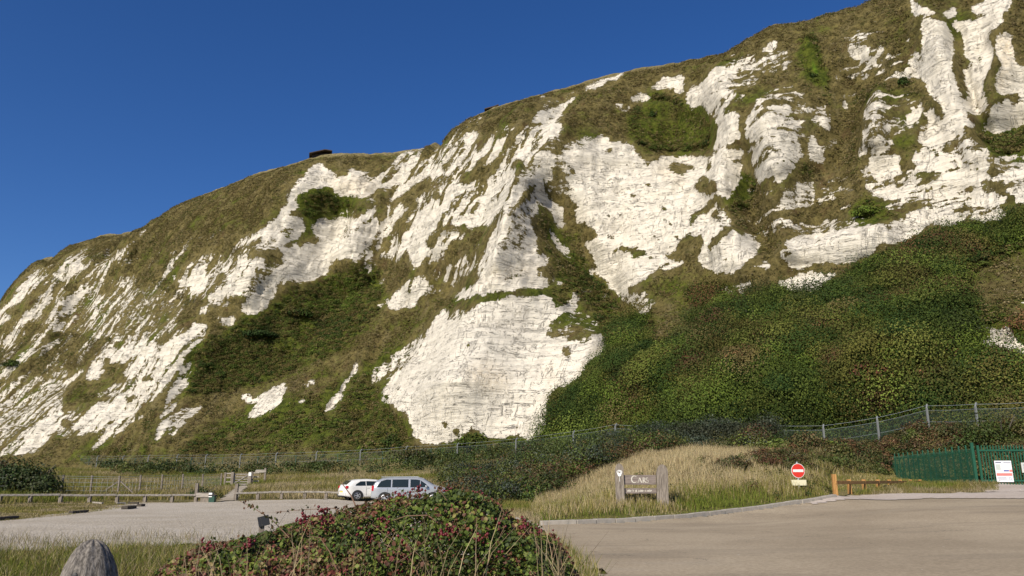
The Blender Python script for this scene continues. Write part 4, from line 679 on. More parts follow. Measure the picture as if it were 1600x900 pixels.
# single shrubs on the face
def on_cliff(px, py):
    d = (fx-px)**2+(fy-py)**2+1e5*((pv < 0) | (pv > 1.02))[:, None]; k = np.argmin(d); return Vector(Q.reshape(-1, 3)[k])
for nm, lb, px, py, r, n, lf, cs in [
 ('shrub', 'small dark shrub alone in the middle of the grassy bowl high on the cliff', 1022, 178, (1.6, 1.6, 1.9), 500, .4, G_DARK),
 ('shrub', 'small dark shrub just left of the tall chalk chute at the upper right', 1414, 128, (1.7, 1.6, 2.0), 500, .4, G_DARK),
 ('shrub', 'round bright green shrub standing alone above the long chalk ledge', 1355, 331, (2.6, 2.0, 1.7), 900, .4, G_LITE),
 ('shrub', 'small dark shrub at the foot of the bright green grass streak', 1272, 121, (2.0, 1.4, 1.2), 400, .4, G_DARK),
 ('windswept_thicket', 'long dark windswept thicket in the green valley left of centre', 405, 522, (6.5, 4.0, 2.6), 2600, .5, [(.024, .044, .014), (.034, .055, .016)]),
 ('windswept_thicket', 'domed olive thicket at the top of the green valley left of centre', 462, 490, (5.5, 3.0, 2.6), 1800, .5, G_OLIVE+G_DARK),
 ('dead_shrub', 'large grey brown domed shrub in the scrub right of centre', 1190, 512, (5.2, 4.5, 4.6), 5200, .26, [(.10, .075, .04), (.075, .06, .03), (.13, .10, .055), (.06, .065, .03)]),
 ('dead_shrub', 'pinkish brown dying shrub in the scrub near the right edge', 1452, 575, (2.6, 3, 3.0), 2200, .26, [(.22, .12, .07), (.17, .09, .05), (.12, .08, .04)]),
 ('dead_shrub', 'tall russet shrub above the pinkish one near the right edge', 1478, 545, (3.2, 3.2, 3.4), 2400, .28, G_BROWN),
 ('dead_shrub', 'small dark red shrub in the green scrub below the long chalk ledge', 1357, 580, (2.2, 2.6, 2.8), 1500, .26, [(.15, .055, .035), (.10, .045, .03)]),
 ('shrub', 'dark green leaning shrub at the edge of the lowest gully on the left', 22, 568, (5, 4, 3), 900, .6, G_DARK),
 ('bush', 'dark green rounded bush at the left foot of the big chalk slab', 612, 690, (3.0, 2.6, 3.6), 1900, .36, G_DARK),
 ('bush', 'light green bush in front of the foot of the big chalk slab', 735, 690, (3.2, 2.2, 3.4), 2200, .34, G_MID+G_LITE[:1]),
 ('bush', 'dull green bush beside the right foot of the big chalk slab', 800, 697, (3.6, 2.2, 2.2), 1900, .34, G_MID),
 ]:
    p = on_cliff(px, py); shrub(nm, lb, 'shrub', (p.x, p.y, p.z-r[2]*.35), r, n, lf, cs, int(px), None, 12, 4, 'farleaf')
# cave
p = on_cliff(970, 424)
# ---------------------------------------------------------------- bushes on the near ground
def gshrub(nm, lb, px, py, D, r, n, lf, cs, seed, **kw):
    g = P(px, py, D); z = float(HT(np.array([g.x]), np.array([g.y]))[0]); return shrub(nm, lb, 'bush', (g.x, g.y, z-.1), r, n, lf, cs, seed, **kw)
gshrub('bush', 'large dark rounded bush behind the stock fence at the left edge', 42, 760, 57, (2.7, 2.2, 2.5), 5200, .16, G_DARK+[(.05, .06, .02)], 1, nl=16)
gshrub('bush', 'reddish dark bush cut off by the left frame edge', 4, 750, 62, (1.7, 1.8, 2.3), 2400, .16, [(.07, .045, .02), (.04, .04, .015), (.09, .05, .03)], 2)
gshrub('bush', 'low dark bush behind the end of the left timber rail', 318, 775, 54, (1.5, 1.2, 1.1), 1500, .12, G_DARK, 3)
gshrub('bush', 'red leaved bush at the near end of the dark thicket behind the silver car', 738, 745, 62, (2.7, 1.6, 1.6), 2600, .15, G_RED, 4)
gshrub('bush', 'grey green buckthorn dome behind the left post of the wooden sign', 962, 720, 72, (2.2, 1.8, 1.9), 3200, .15, G_GREY, 5, nl=14)
gshrub('bush', 'grey green buckthorn on the near shoulder of the bank', 905, 732, 68, (2.6, 2.0, 2.0), 3200, .16, G_GREY, 6, nl=14)
gshrub('bush', 'round dark green bush above the left end of the green palisade', 1405, 722, 79, (2.6, 2.0, 2.2), 3600, .17, [(.02, .045, .012), (.03, .06, .016)], 7, nl=14)
gshrub('sapling', 'bright yellow green sapling in front of the mesh fence', 1290, 705, 62, (1.15, 1.0, 2.0), 1500, .15, [(.20, .24, .035), (.15, .20, .03)], 8)
gshrub('bush', 'small yellow green bush under the mesh fence at the right', 1425, 688, 76, (1.3, 1.0, 1.6), 900, .16, [(.12, .15, .03), (.09, .12, .025)], 9)
gshrub('bush', 'broad green bush with white flowers below the mesh fence at the right edge', 1565, 690, 74, (4.6, 2.4, 3.2), 4200, .18, G_MID+[(.06, .10, .02)], 10, nl=16)
gshrub('bush', 'dark bush below the mesh fence behind the white car', 495, 745, 108, (3.4, 2, 1.7), 1500, .25, G_DARK, 12)
gshrub('bush', 'dark bush in front of the mesh fence right of the finger post', 650, 738, 98, (5.2, 2.4, 2.6), 2800, .25, G_DARK+G_OLIVE[:1], 13, nl=16)
gshrub('bush', 'brown tipped bush below the mesh fence left of the field gate', 262, 741, 112, (4.2, 2.4, 2.0), 1600, .25, G_OLIVE[2:3]+G_DARK, 14)
gshrub('bush', 'low brown bush below the mesh fence near its left end', 190, 738, 125, (5.2, 2.4, 2.1), 1500, .28, G_BROWN[3:]+G_DARK, 15)
gshrub('bush', 'bramble patch on the tall grass left of the no entry sign', 1150, 748, 44, (1.9, 1.2, 1.1), 2200, .10, [(.10, .055, .025), (.06, .06, .02), (.05, .07, .015)], 16)
gshrub('bush', 'rust tipped bramble patch behind the no entry sign', 1215, 735, 48, (2.6, 1.3, 1.3), 2800, .10, [(.13, .06, .03), (.06, .055, .02), (.08, .05, .02)], 17)
# thicket on the bank: a mass
def ground_mass(name, label, poly, nb, per, rad, leaf, cols, dmin, dmax, flat=.9, mat='leaf', cat='thicket'):
    out = []; 
    while sum(len(o) for o in out) < nb:
        n = nb*6; px = rs.uniform(min(a for a, b in poly)-20, max(a for a, b in poly)+20, n); D = np.sqrt(rs.uniform(dmin**2, dmax**2, n)); a = (px-800)/F
        h = np.hypot(a, CP+0*a); x = a/h*D; y = D*CP/h; z = HT(x, y); qx_, qy_ = proj(np.stack([x, y, z], 1)); k = inpoly(qx_, qy_, poly); out.append(np.stack([x, y, z], 1)[k])
    p = np.concatenate(out)[:nb]; p[:, 2] += fbm(p[:, 0]/2.2, p[:, 1]/2.2, 5, 2)*rad[1]*1.3-rad[1]*.5; R_ = rs.uniform(rad[0], rad[1], len(p)); nb = len(p)
    hu = fbm(p[:, 0]/4, p[:, 1]/4, 3); d = rs.normal(size=(nb, per, 3)); d[..., 2] = np.abs(d[..., 2])*1.1; d /= np.linalg.norm(d, axis=-1)[..., None]
    c = p[:, None]+d*(R_[:, None]*rs.uniform(.6, 1.05, (nb, per)))[..., None]*np.array([1, 1, flat]); V, Fq = quads(c.reshape(-1, 3), leaf, rs, .8, d.reshape(-1, 3))
    ks = np.clip(((hu-.5)*2.5+.5+rs.uniform(-.25, .25, nb))*len(cols), 0, len(cols)-1).astype(int); base = np.array([cols[a][rs.randint(len(cols[a]))] for a in ks])*rs.uniform(.7, 1.3, (nb, 1))
    col = np.repeat(base, per*4, 0)*np.repeat(rs.uniform(.7, 1.35, (nb*per, 1)), 4, 0)
    return tag(link(name, nmesh(name, V, Fq, col), M[mat]), label, cat, None, 'stuff')
ground_mass('thicket', 'dark bramble and blackthorn thicket on the bank below the mesh fence', [(700,775),(690,745),(760,738),(850,716),(960,708),(1040,700),(1190,700),(1240,712),(1080,702),(980,722),(930,742),(890,765),(850,790),(800,800)], 1000, 130, (.45, 1.5), .13, [G_MID, G_GREY, G_LITE, G_DARK, G_OLIVE, G_BROWN, G_MID, G_GREY], 44, 84)
ground_mass('thicket', 'olive and rusty scrub on the bank above the green palisade', [(1180,712),(1240,705),(1330,702),(1400,705),(1500,692),(1640,690),(1640,735),(1500,712),(1400,722),(1380,745),(1330,722),(1260,725),(1380,690),(1400,676),(1640,672),(1640,700),(1450,700)], 1900, 90, (.4, 1.1), .15, [G_OLIVE, G_BROWN, G_DARK, G_OLIVE, G_MID], 57, 89)
ground_mass('thicket', 'low dark scrub along the foot of the mesh fence on the left', [(170,738),(330,738),(600,735),(690,722),(760,716),(840,712),(840,728),(700,742),(560,742),(330,744),(180,744)], 520, 50, (.6, 1.5), .24, [G_DARK, G_OLIVE, G_DARK, G_MID], 84, 150)
ground_mass('thicket', 'rusty bramble scrub between the no entry sign and the timber knee rail', [(1180,716),(1280,708),(1345,722),(1400,738),(1430,748),(1370,742),(1290,742),(1200,738)], 420, 80, (.25, .65), .11, [G_OLIVE, G_BROWN, [(.12,.06,.03),(.06,.06,.02)], G_OLIVE, G_MID], 44, 68)
ground_mass('thicket', 'dark blackthorn belt along the mesh fence behind the grassy mound', [(1000,690),(1100,684),(1210,690),(1215,700),(1100,700),(1000,704)], 520, 110, (.9, 1.8), .17, [G_DARK, G_GREY, [(.035, .04, .02)]], 68, 84)

# ---------------------------------------------------------------- grasses
def blades(p, h, w, cols, lean, rs, kinds=None):
    n = len(p); a = rs.uniform(0, 6.28, n); dirx = np.cos(a); diry = np.sin(a); b = rs.uniform(0, 6.28, n)
    hh = (np.zeros(n)+h)*rs.uniform(.5, 1.25, n); ln = hh*rs.uniform(.1, 1, n)*lean
    sx = np.stack([dirx*w/2, diry*w/2, 0*a], 1); l = np.stack([np.cos(b)*ln, np.sin(b)*ln, 0*a], 1); z = np.array([0, 0, 1.])
    p0 = p; p1 = p+l*.35+z*(hh*.55)[:, None]; p2 = p+l+z*(hh)[:, None]
    V = np.stack([p0-sx, p0+sx, p1+sx*.8, p1-sx*.8, p2+sx*.25, p2-sx*.25], 1).reshape(-1, 3)
    i = np.arange(n)[:, None]*6; Fq = np.concatenate([i+np.array([0, 1, 2, 3]), i+np.array([3, 2, 4, 5])])
    c = np.array(cols)[rs.randint(0, len(cols), n)]*rs.uniform(.7, 1.3, (n, 1)); c = np.repeat(c, 6, 0).reshape(n, 6, 3)
    return V, Fq, c
KEEP = [(q.x+.30*(q.x/q.length), q.y+.34) for q in KERB_W]+[(q.x, q.y) for q in ROAD_W[len(KERB_W):]]
def grass(name, label, poly, n, h, w, colf, dmin, dmax, lean=.5, patch=0, excl=None):
    excl = (excl or [])+[KEEP]
    out = []; got = 0; it = 0
    while got < n and it < 40:
        it += 1; m = n*3; px = rs.uniform(min(a for a, b in poly), max(a for a, b in poly), m); D = rs.uniform(dmin**1.5, dmax**1.5, m)**(1/1.5); a = (px-800)/F
        hh = np.hypot(a, CP+0*a); x = a/hh*D; y = D*CP/hh; z = HT(x, y); X3 = np.stack([x, y, z], 1); qx_, qy_ = proj(X3); k = inpoly(qx_, qy_, poly)
        if excl is not None:
            for e in excl: k &= ~inpoly(x, y, e)
        if patch: k &= fbm(x*1.1, y*1.1, 4) > patch*rs.rand(m)+.2
        out.append(np.concatenate([X3, qx_[:, None], qy_[:, None]], 1)[k]); got += k.sum()
    A = np.concatenate(out)[:n]; p = A[:, :3]; cols, hs = colf(A, rs)
    V, Fq, c = blades(p-np.array([0, 0, .02]), h*hs, w, [(1, 1, 1)], lean, rs); c = c*cols[:, None, :]
    return tag(link(name, nmesh(name, V, Fq, c.reshape(-1, 3)), M['grass']), label, 'grass', None, 'stuff')
TAN = np.array([(.45, .375, .215), (.51, .43, .26), (.35, .29, .15), (.41, .31, .19)]); GRN = np.array([(.15, .19, .03), (.19, .21, .04), (.12, .155, .024)]); OLV = np.array([(.22, .195, .06), (.27, .225, .08), (.17, .165, .04)])
def pick(arrs, w, rs):
    k = np.clip(w, 0, .999)*len(arrs); i = k.astype(int); o = np.empty((len(w), 3))
    for j, A in enumerate(arrs):
        m = i == j; o[m] = A[rs.randint(0, len(A), m.sum())]
    return o
def c_mound(A, rs):
    # tall straw on top, short green lawn near the kerb
    kerb_y = np.interp(A[:, 3], [840, 1000, 1160, 1290, 1320, 1440], [822, 813, 801, 782, 776, 764]); d = kerb_y-A[:, 4]
    w = np.clip(d/42+rs.normal(size=len(A))*.18+(fbm(A[:, 0]/2, A[:, 1]/2)-.5)*1.6-.12, 0, 1); hs = np.where(d < 9, .22, np.clip(.26+d/42, .28, 1.0)); c = pick([GRN, OLV, TAN, OLV*1.15, TAN], w, rs); hs = hs*(.45+1.1*fbm(A[:, 0]/1.6, A[:, 1]/1.6, 7)); rt = np.clip((A[:, 3]-1150)/150, 0, .75)
    k = rs.rand(len(A)) < rt*.6; c[k] = OLV[rs.randint(0, 3, k.sum())]; hs = np.where((A[:, 3] > 1295) & (A[:, 4] > 742), hs*.4, hs); return c, hs
MOUND = [(828,812),(832,792),(870,772),(900,756),(930,742),(980,722),(1030,706),(1100,700),(1220,702),(1280,706),(1340,715),(1400,730),(1470,745),(1520,752),(1500,769),(1395,774),(1320,778),(1290,784),(1230,790),(1180,797),(1130,803),(1080,809),(1020,814),(960,818),(900,820),(846,822)]
grass('tall_grass', 'straw coloured tall grass over the mound around the wooden sign', MOUND, 105000, .50, .020, c_mound, 25, 72, .45)
def c_bank(A, rs):
    w = (fbm(A[:, 0]/6, A[:, 1]/6)-.5)*2.2+.5+rs.normal(size=len(A))*.15; w = np.where(A[:, 3] > 430, w+.15, w); return pick([GRN*.9, OLV, OLV*.9, TAN*.8], w, rs), .55+.45*rs.rand(len(A))
ground_mass('weeds', 'low weeds and bramble tufts scattered through the tall straw grass', [(900,790),(1000,740),(1100,722),(1250,725),(1300,740),(1295,772),(1200,785),(1100,796),(1050,780)], 190, 60, (.12, .42), .08, [G_OLIVE, G_MID, [(.12,.06,.03),(.09,.07,.025)], G_MID, G_OLIVE], 31, 54, 1.1)
grass('bank_grass', 'olive meadow grass on the bank behind the left timber rail', [(-20,790),(-20,735),(60,731),(200,733),(350,738),(420,744),(560,738),(700,738),(700,775),(600,779),(400,780),(372,779),(388,764),(382,757),(372,762),(340,781),(160,783)], 110000, .42, .03, c_bank, 50, 125, .6, 0, [CARPARK_W and [(q.x, q.y) for q in CARPARK_W]])
def c_dry(A, rs): return pick([OLV*.8, TAN*.75, OLV], (fbm(A[:, 0]/3, A[:, 1]/3)-.5)*2+.5, rs), .4+.6*rs.rand(len(A))
grass('dry_grass', 'short dry grass between the car park gravel and the left rail', [(-20,818),(-20,786),(160,784),(330,784),(330,786),(215,788),(180,797),(110,806)], 22000, .10, .022, c_dry, 28, 54, .6)
def c_fg(A, rs):
    w = rs.rand(len(A))*.6+(fbm(A[:, 0]*1.5, A[:, 1]*1.5)-.5)*1.6+.1; return pick([GRN*.9, OLV*1.1, TAN*.75, GRN*.8, OLV*1.2, TAN*.9], w, rs), .35+.65*rs.rand(len(A))**1.3
grass('foreground_grass', 'mixed green and straw grass along the bottom left edge', [(-60,868),(0,868),(150,861),(300,852),(420,848),(520,870),(640,960),(640,1400),(-200,1400),(-200,900)], 85000, .25, .009, c_fg, 2.6, 17.8, .9)
grass('bank_grass', 'rough grass strip between the bramble bush and the left end of the kerb', [(690,776),(830,788),(848,822),(800,808),(720,790)], 9000, .3, .018, c_bank, 26, 52, .7)
grass('rough_grass', 'rough mixed grass between the gravel verge and the green palisade', [(1300,776),(1385,764),(1450,757),(1560,756),(1560,768),(1500,771),(1400,774)], 9000, .34, .02, lambda A, rs: (pick([GRN*.9, OLV, OLV*.8, TAN*.7], (fbm(A[:, 0]/2, A[:, 1]/2)-.5)*2.5+.5, rs), .3+.7*rs.rand(len(A))), 38, 58, .8)
ground_mass('thicket', 'brown and olive scrub seen through the green palisade', [(1400,722),(1500,705),(1640,700),(1640,757),(1550,755),(1480,752),(1420,748)], 520, 80, (.4, 1.1), .15, [G_OLIVE, G_DARK, G_BROWN, G_OLIVE, G_MID], 60, 78)
grass('sparse_grass', 'thin wiry stalks standing in the near edge of the gravel', [(-60,868),(-60,845),(60,842),(200,836),(330,838),(420,832),(430,850),(300,856),(150,864)], 1300, .30, .008, lambda A, rs: (pick([TAN*.6, OLV*.8, OLV*.6], rs.rand(len(A)), rs), .4+.6*rs.rand(len(A))), 15, 24, .8, .9)
grass('verge_grass', 'green grass with pale stalks between the bramble bush and the road', [(820,840),(850,832),(905,862),(935,893),(960,940),(1000,1300),(850,1300),(760,960)], 9000, .34, .009, c_fg, 3.0, 22, .6)
# ---------------------------------------------------------------- bramble bush in the foreground
rs = np.random.RandomState(21)
TOPX = [235,262,300,340,380,430,480,520,560,600,640,680,720,760,800,840,870,890,905]; TOPY = [910,892,870,860,852,836,821,812,801,792,783,777,776,787,808,831,853,878,910]
BD = 6.6
root = thing('bramble_bush', 'large bramble bush with red berries filling the bottom middle of the foreground', 'bush', P(600, 900, BD)-Vector((0, 0, .9)))
ro = np.array(root.location)
def dome(n, lo=.0):
    px = rs.uniform(240, 902, n); t = rs.uniform(-1, 1, n); D = BD+1.15*t; topz = np.interp(px, TOPX, TOPY); v = rs.rand(n)
    a = (px-800)/F; b = (450-topz)/F; vv = np.stack([a, CP-b*SP, b*CP+SP], 1); h = np.hypot(vv[:, 0], vv[:, 1]); zt = EYE+vv[:, 2]/h*BD
    lump = (fbm(px/38, t*2.2+9)-.5)*.34
    zt = np.minimum(zt-.28*np.abs(t)**2.2+lump*.8+.02, EYE+vv[:, 2]/h*D+.05); x = vv[:, 0]/h*D; y = vv[:, 1]/h*D; return x, y, zt, px, t
x, y, zt, px, t = dome(85000); g = HT(x, y)
dep = rs.rand(len(x))**2.0*.95; keep = fbm(x*3.2, y*3.2, zt*3-dep*3) > .36+.05*rs.rand(len(x)); z = zt-dep*np.maximum(zt-g, .05); x, y, z, t = x[keep], y[keep], z[keep], t[keep]; cent = np.stack([x, y, z], 1)
n = len(cent); hu = fbm(x*2.6, y*2.6, z*2.6, 3)
LB = [np.array([(.035, .055, .012), (.06, .085, .015)]), np.array([(.11, .155, .025), (.085, .125, .02)]), np.array([(.16, .19, .035), (.12, .16, .025)]), np.array([(.17, .065, .04), (.12, .055, .035)]), np.array([(.26, .20, .09), (.19, .17, .05)]), np.array([(.20, .06, .05), (.14, .09, .05)])]
col = pick(LB, (hu-.5)*2.9+.42+rs.uniform(-.32, .32, n), rs)*rs.uniform(.75, 1.3, (n, 1))
nr = rs.normal(size=(n, 3))*.8+np.array([-.25, -.6, .8]); nr /= np.linalg.norm(nr, axis=1)[:, None]; hh = rs.normal(size=(n, 3)); u = np.cross(nr, hh); u /= np.linalg.norm(u, axis=1)[:, None]; v = np.cross(nr, u)
s = rs.uniform(.014, .036, n)[:, None]; c0 = cent-ro
V = np.stack([c0-u*s*.55, c0-u*s*.25+v*s*.42+nr*s*.12, c0+u*s*.2+v*s*.40+nr*s*.12, c0+u*s*.6, c0+u*s*.2-v*s*.40+nr*s*.12, c0-u*s*.25-v*s*.42+nr*s*.12], 1).reshape(-1, 3)
i = np.arange(n)[:, None]*6; Fq = np.concatenate([i+np.array([0, 3, 2, 1]), i+np.array([0, 5, 4, 3])])
link('leaves', nmesh('leaves', V, Fq, np.repeat(col, 6, 0)), M['leaf'], root)
# berries: loose clusters
bm = bmesh.new(); bmesh.ops.create_icosphere(bm, subdivisions=1, radius=1); bv = np.array([v_.co[:] for v_ in bm.verts]); bf = np.array([[v_.index for v_ in f.verts] for f in bm.faces]); bm.free()
x, y, zt, px, t = dome(150); Bc = []
for a in range(len(x)):
    if rs.rand() < .35 and px[a] < 480: continue
    c = np.array([x[a], y[a]-.06, zt[a]-rs.rand()**1.4*.55]); m = rs.randint(6, 17); Bc.append(c+rs.normal(size=(m, 3))*np.array([.030, .024, .024]))
for ppx, ppy, D in [(505,800,6.1),(470,812,6.2),(390,850,6.0),(325,852,6.2),(700,768,6.5),(655,768,6.4),(620,775,6.5),(735,775,6.5),(820,818,6.0),(700,832,5.6),(712,828,5.6),(690,838,5.6),(705,840,5.6),(628,848,5.8)]:
    Bc.append(np.array(P(ppx, ppy, D))+rs.normal(size=(18, 3))*.022)
Bc = np.concatenate(Bc)-ro; m = len(Bc); V = (bv[None]*rs.uniform(.008, .0135, (m, 1, 1))+Bc[:, None]).reshape(-1, 3); Fq = (bf[None]+np.arange(m)[:, None, None]*len(bv)).reshape(-1, 3)
link('berries', nmesh('berries', V, Fq), M['berry'], root)
# canes, several arching out of the top
mb = MB(); O = Vector(ro)
def cane(pts, D, r=.004):
    q = [P(a, b, D+.1*i)-O for i, (a, b) in enumerate(pts)]; mb.tube([tuple(k) for k in q], r, 5, r*.5)
CANES = [([(452,840),(425,812),(398,795),(375,783)],6.3,.004),([(600,830),(560,808),(520,794),(480,796),(430,800)],6.2,.004),([(560,800),(549,775),(532,752)],6.8,.007),([(700,860),(690,820),(668,805),(635,806),(600,818)],5.7,.006),([(350,900),(395,852),(345,856),(300,880)],5.9,.004),
 ([(530,800),(560,790),(610,772),(650,768)],6.5,.004),([(780,900),(775,850),(790,820)],5.6,.004),([(840,900),(842,860),(835,835)],5.6,.004),([(530,900),(515,862),(500,840),(480,838)],5.5,.004),([(880,900),(875,860),(884,836)],6.0,.003),([(655,900),(640,870),(600,850)],5.5,.005),([(620,880),(650,860),(668,840)],5.4,.005)]
for pts, D, r in CANES: cane(pts, D, r)
for _ in range(90):
    a = rs.randint(0, 62000) % 400; px0 = rs.uniform(270, 890); tp = np.interp(px0, TOPX, TOPY); b = min(tp+rs.uniform(5, 90), 905); D = BD+rs.uniform(-.9, .6)
    cane([(px0, b+30), (px0+rs.uniform(-20, 20), b), (px0+rs.uniform(-45, 45), b-rs.uniform(5, 28))], D, .003)
mb.build('stems', M['stem'], root)
sp = []
for _ in range(230):
    px0 = rs.choice([rs.uniform(560, 760), rs.uniform(840, 905), rs.uniform(280, 560)]); b_ = rs.uniform(845, 905); sp.append(list(P(px0, max(b_, np.interp(px0, TOPX, TOPY)+20), rs.uniform(5.2, 5.9)))+[0])
sp = np.array(sp)[:, :3]-ro; V, Fq, c = blades(sp-np.array([0, 0, .22]), .42, .006, [(.42, .34, .20), (.30, .23, .13), (.35, .26, .17)], .8, rs); link('dry_stalks', nmesh('dry_stalks', V, Fq, c.reshape(-1, 3)), M['grass'], root)
# leaves along the bare arching canes
cl = []
for _ in range(110):
    px0 = rs.uniform(275, 885); tp = np.interp(px0, TOPX, TOPY); D = BD+rs.uniform(-.5, .3); h_ = rs.uniform(3, 19); dx = rs.uniform(-14, 14)
    for k in range(11):
        f = rs.rand(); cl.append(np.array(P(px0+dx*f+rs.normal()*2.2, tp+8-(h_+8)*f+rs.normal()*2, D)))
for pts, D, r in CANES[:2]+CANES[4:6]:
    for (a, b), (c, e) in zip(pts, pts[1:]):
        for k in range(12):
            f = rs.rand(); cl.append(np.array(P(a+(c-a)*f+rs.normal()*3, b+(e-b)*f+rs.normal()*3, D+.05)))
cl = np.array(cl)-ro; V, Fq = quads(cl, .03, rs, .7); link('cane_leaves', nmesh('cane_leaves', V, Fq, np.repeat(pal([(.07, .08, .02), (.12, .06, .03)], rs.randint(0, 2, len(cl)), rs), 4, 0)), M['leaf'], root)

# ---------------------------------------------------------------- oak bollard, bottom left
bp = P(146, 843, 4.6); gz = float(HT(np.array([bp.x]), np.array([bp.y]))[0]); H_ = bp.z-gz
prof = [(.160, -.25), (.162, H_-.42), (.156, H_-.32), (.142, H_-.22), (.119, H_-.135), (.095, H_-.08), (.072, H_-.042), (.048, H_-.018), (.024, H_-.004), (.008, H_)]
mb = MB(); mb.lathe(prof, 72)
for v_ in mb.bm.verts:
    a = math.atan2(v_.co.y, v_.co.x); r = math.hypot(v_.co.x, v_.co.y); f = 1+.022*math.sin(3*a+1)+(.018*math.sin(11*a+v_.co.z*3)+.012*math.sin(23*a)+.010*math.sin(41*a+2)) * min(1, r/.08); v_.co.x *= f; v_.co.y *= f*.95; v_.co.z += .006*math.sin(9*a)*min(1, r/.05)
bo = mb.build('bollard', M['bollard'], None, 0, True); bo.location = (bp.x, bp.y, gz)
tag(bo, 'weathered round topped oak bollard with split grain at the bottom left corner', 'bollard')
mb = MB(); mb.lathe([(.014, 0), (.012, .006), (.003, .008)], 12, Matrix.Translation(Vector((.012, -.1545, H_-.155))) @ Matrix.Rotation(R(78), 4, 'X')); mb.build('knot', M['black'], bo)

# ---------------------------------------------------------------- wooden CARS sign
g = P(1003, 786, 32.5); D0 = 32.5; gz = float(HT(np.array([g.x]), np.array([g.y]))[0])
yaw = -.12
sg = thing('wooden_sign', 'weathered oak sign reading CARS between two stout rounded posts', 'sign', (g.x, g.y, gz), yaw)
def post_prism(w, h, d, x, lean, name, rnd=.5):
    mb = MB(); n = 10; pts = [(-w/2, -.3), (w/2, -.3), (w/2*.96, h-w*.75)]
    for k in range(n+1):
        a = math.pi*k/n; pts.append((math.cos(a)*w/2*(.9 if 0 < k < n else .96), h-w*.62+math.sin(a)*w*.62))
    pts.append((-w/2, h-w*.75))
    m = Matrix.Translation(Vector((x, d/2, 0))) @ Matrix.Rotation(lean, 4, 'Y') @ Matrix.Rotation(R(90), 4, 'X')
    mb.prism(pts, m, d); return mb.build(name, M['greywood'], sg, .02)
post_prism(.36, 1.58, .26, -.86, 0, 'post'); post_prism(.46, 1.54, .28, .83, .02, 'post')
mb = MB(); mb.box((-.04, .02, .93), (1.28, .10, .38)); bd = mb.build('name_board', M['boardwood'], sg, .012)
mb = MB(); mb.box((-.04, .02, .50), (1.28, .08, .21)); lb_ = mb.build('lower_board', M['boardwood'], sg, .01)
def text(body, size, loc, mat, parent, name, ext=.006, rotz=0, align='CENTER', sx=1):
    cu = bpy.data.curves.new('tmp', 'FONT'); cu.body = body; cu.size = size; cu.extrude = ext; cu.align_x = align; cu.offset = size*.012
    ob = bpy.data.objects.new('tmp', cu); COL.objects.link(ob); dg = bpy.context.evaluated_depsgraph_get(); me = bpy.data.meshes.new_from_object(ob.evaluated_get(dg)); bpy.data.objects.remove(ob)
    me.transform(Matrix.Translation(Vector(loc)) @ Matrix.Rotation(rotz, 4, 'Z') @ Matrix.Rotation(R(90), 4, 'X') @ Matrix.Diagonal((sx, 1, 1, 1))); me.materials.clear(); return link(name, me, mat, parent)
# incised style capitals: thick and thin strokes
def glyphs(mb, y):
    def st(x0, z0, x1, z1, w): mb.bar((x0*.86-.05, y, z0), (x1*.86-.05, y, z1), .012, w)
    def arc(cx, cz, rx, rz, a0, a1, w0, w1, n=14):
        p = [(cx+rx*math.cos(R(a0+(a1-a0)*k/n)), cz+rz*math.sin(R(a0+(a1-a0)*k/n))) for k in range(n+1)]
        for k in range(n): st(*p[k], *p[k+1], w0+(w1-w0)*math.sin(math.pi*(k+.5)/n))
    b = .815; H = .27; h = .20
    arc(-.25, b+H/2, .135, H/2, 48, 312, .014, .046)
    st(-.165, b+H*.80, -.165, b+H*.98, .016)
    st(-.09, b, -.005, b+h, .018); st(-.005, b+h, .085, b, .038); st(-.06, b+h*.38, .045, b+h*.38, .014); st(-.12, b+.005, -.06, b+.005, .012); st(.055, b+.005, .115, b+.005, .012)
    st(.155, b, .155, b+h, .036); st(.125, b+.005, .19, b+.005, .012); st(.125, b+h-.005, .17, b+h-.005, .012); arc(.165, b+h*.74, .075, h*.26, 90, -90, .012, .034, 10); st(.19, b+h*.48, .275, b+.005, .034)
    arc(.345, b+h*.74, .047, h*.24, 35, 262, .014, .026, 12); arc(.345, b+h*.26, .052, h*.26, 82, -150, .026, .014, 12)
mb = MB(); glyphs(mb, -.036); mb.build('lettering', M['lettering'], bd)
mb = MB(); rr = random.Random(3); x = -.56
for wl in (5, 2, 2, 6, 2, 5):
    for k in range(wl): mb.box((x, -.024, .50+rr.choice((-.008, 0, .01))), (rr.uniform(.016, .03), .008, rr.choice((.05, .07, .085)))); x += .036
    x += .04
mb.build('lettering', M['lettering'], lb_)
# round flower badge and stalk on the left post
mb = MB(); bx = -.86; by = -.135; bz = 1.22; rt = Matrix.Rotation(R(90), 4, 'X')
for k in range(7):
    a = R(20+k*140/6); c = Vector((math.cos(a), 0, math.sin(a))); mb.prism([(.035*math.cos(q)+c.x*.085, .042*math.sin(q)+c.z*.06) for q in [2*math.pi*j/10 for j in range(10)]], Matrix.Translation(Vector((bx, by, bz))) @ rt, .015)
mb.prism([(-.11, .0), (.11, .0), (.045, -.15), (-.045, -.15)], Matrix.Translation(Vector((bx, by-.003, bz))) @ rt, .012)
mb.box((bx, by-.006, bz-.25), (.014, .014, .22)); bdg = mb.build('flower_badge', M['white'], sg)
mb = MB(); mb.lathe([(.034, 0), (.03, .012)], 14, Matrix.Translation(Vector((bx, by-.012, bz+.005))) @ rt); mb.build('flower_centre', M['greywood'], bdg)

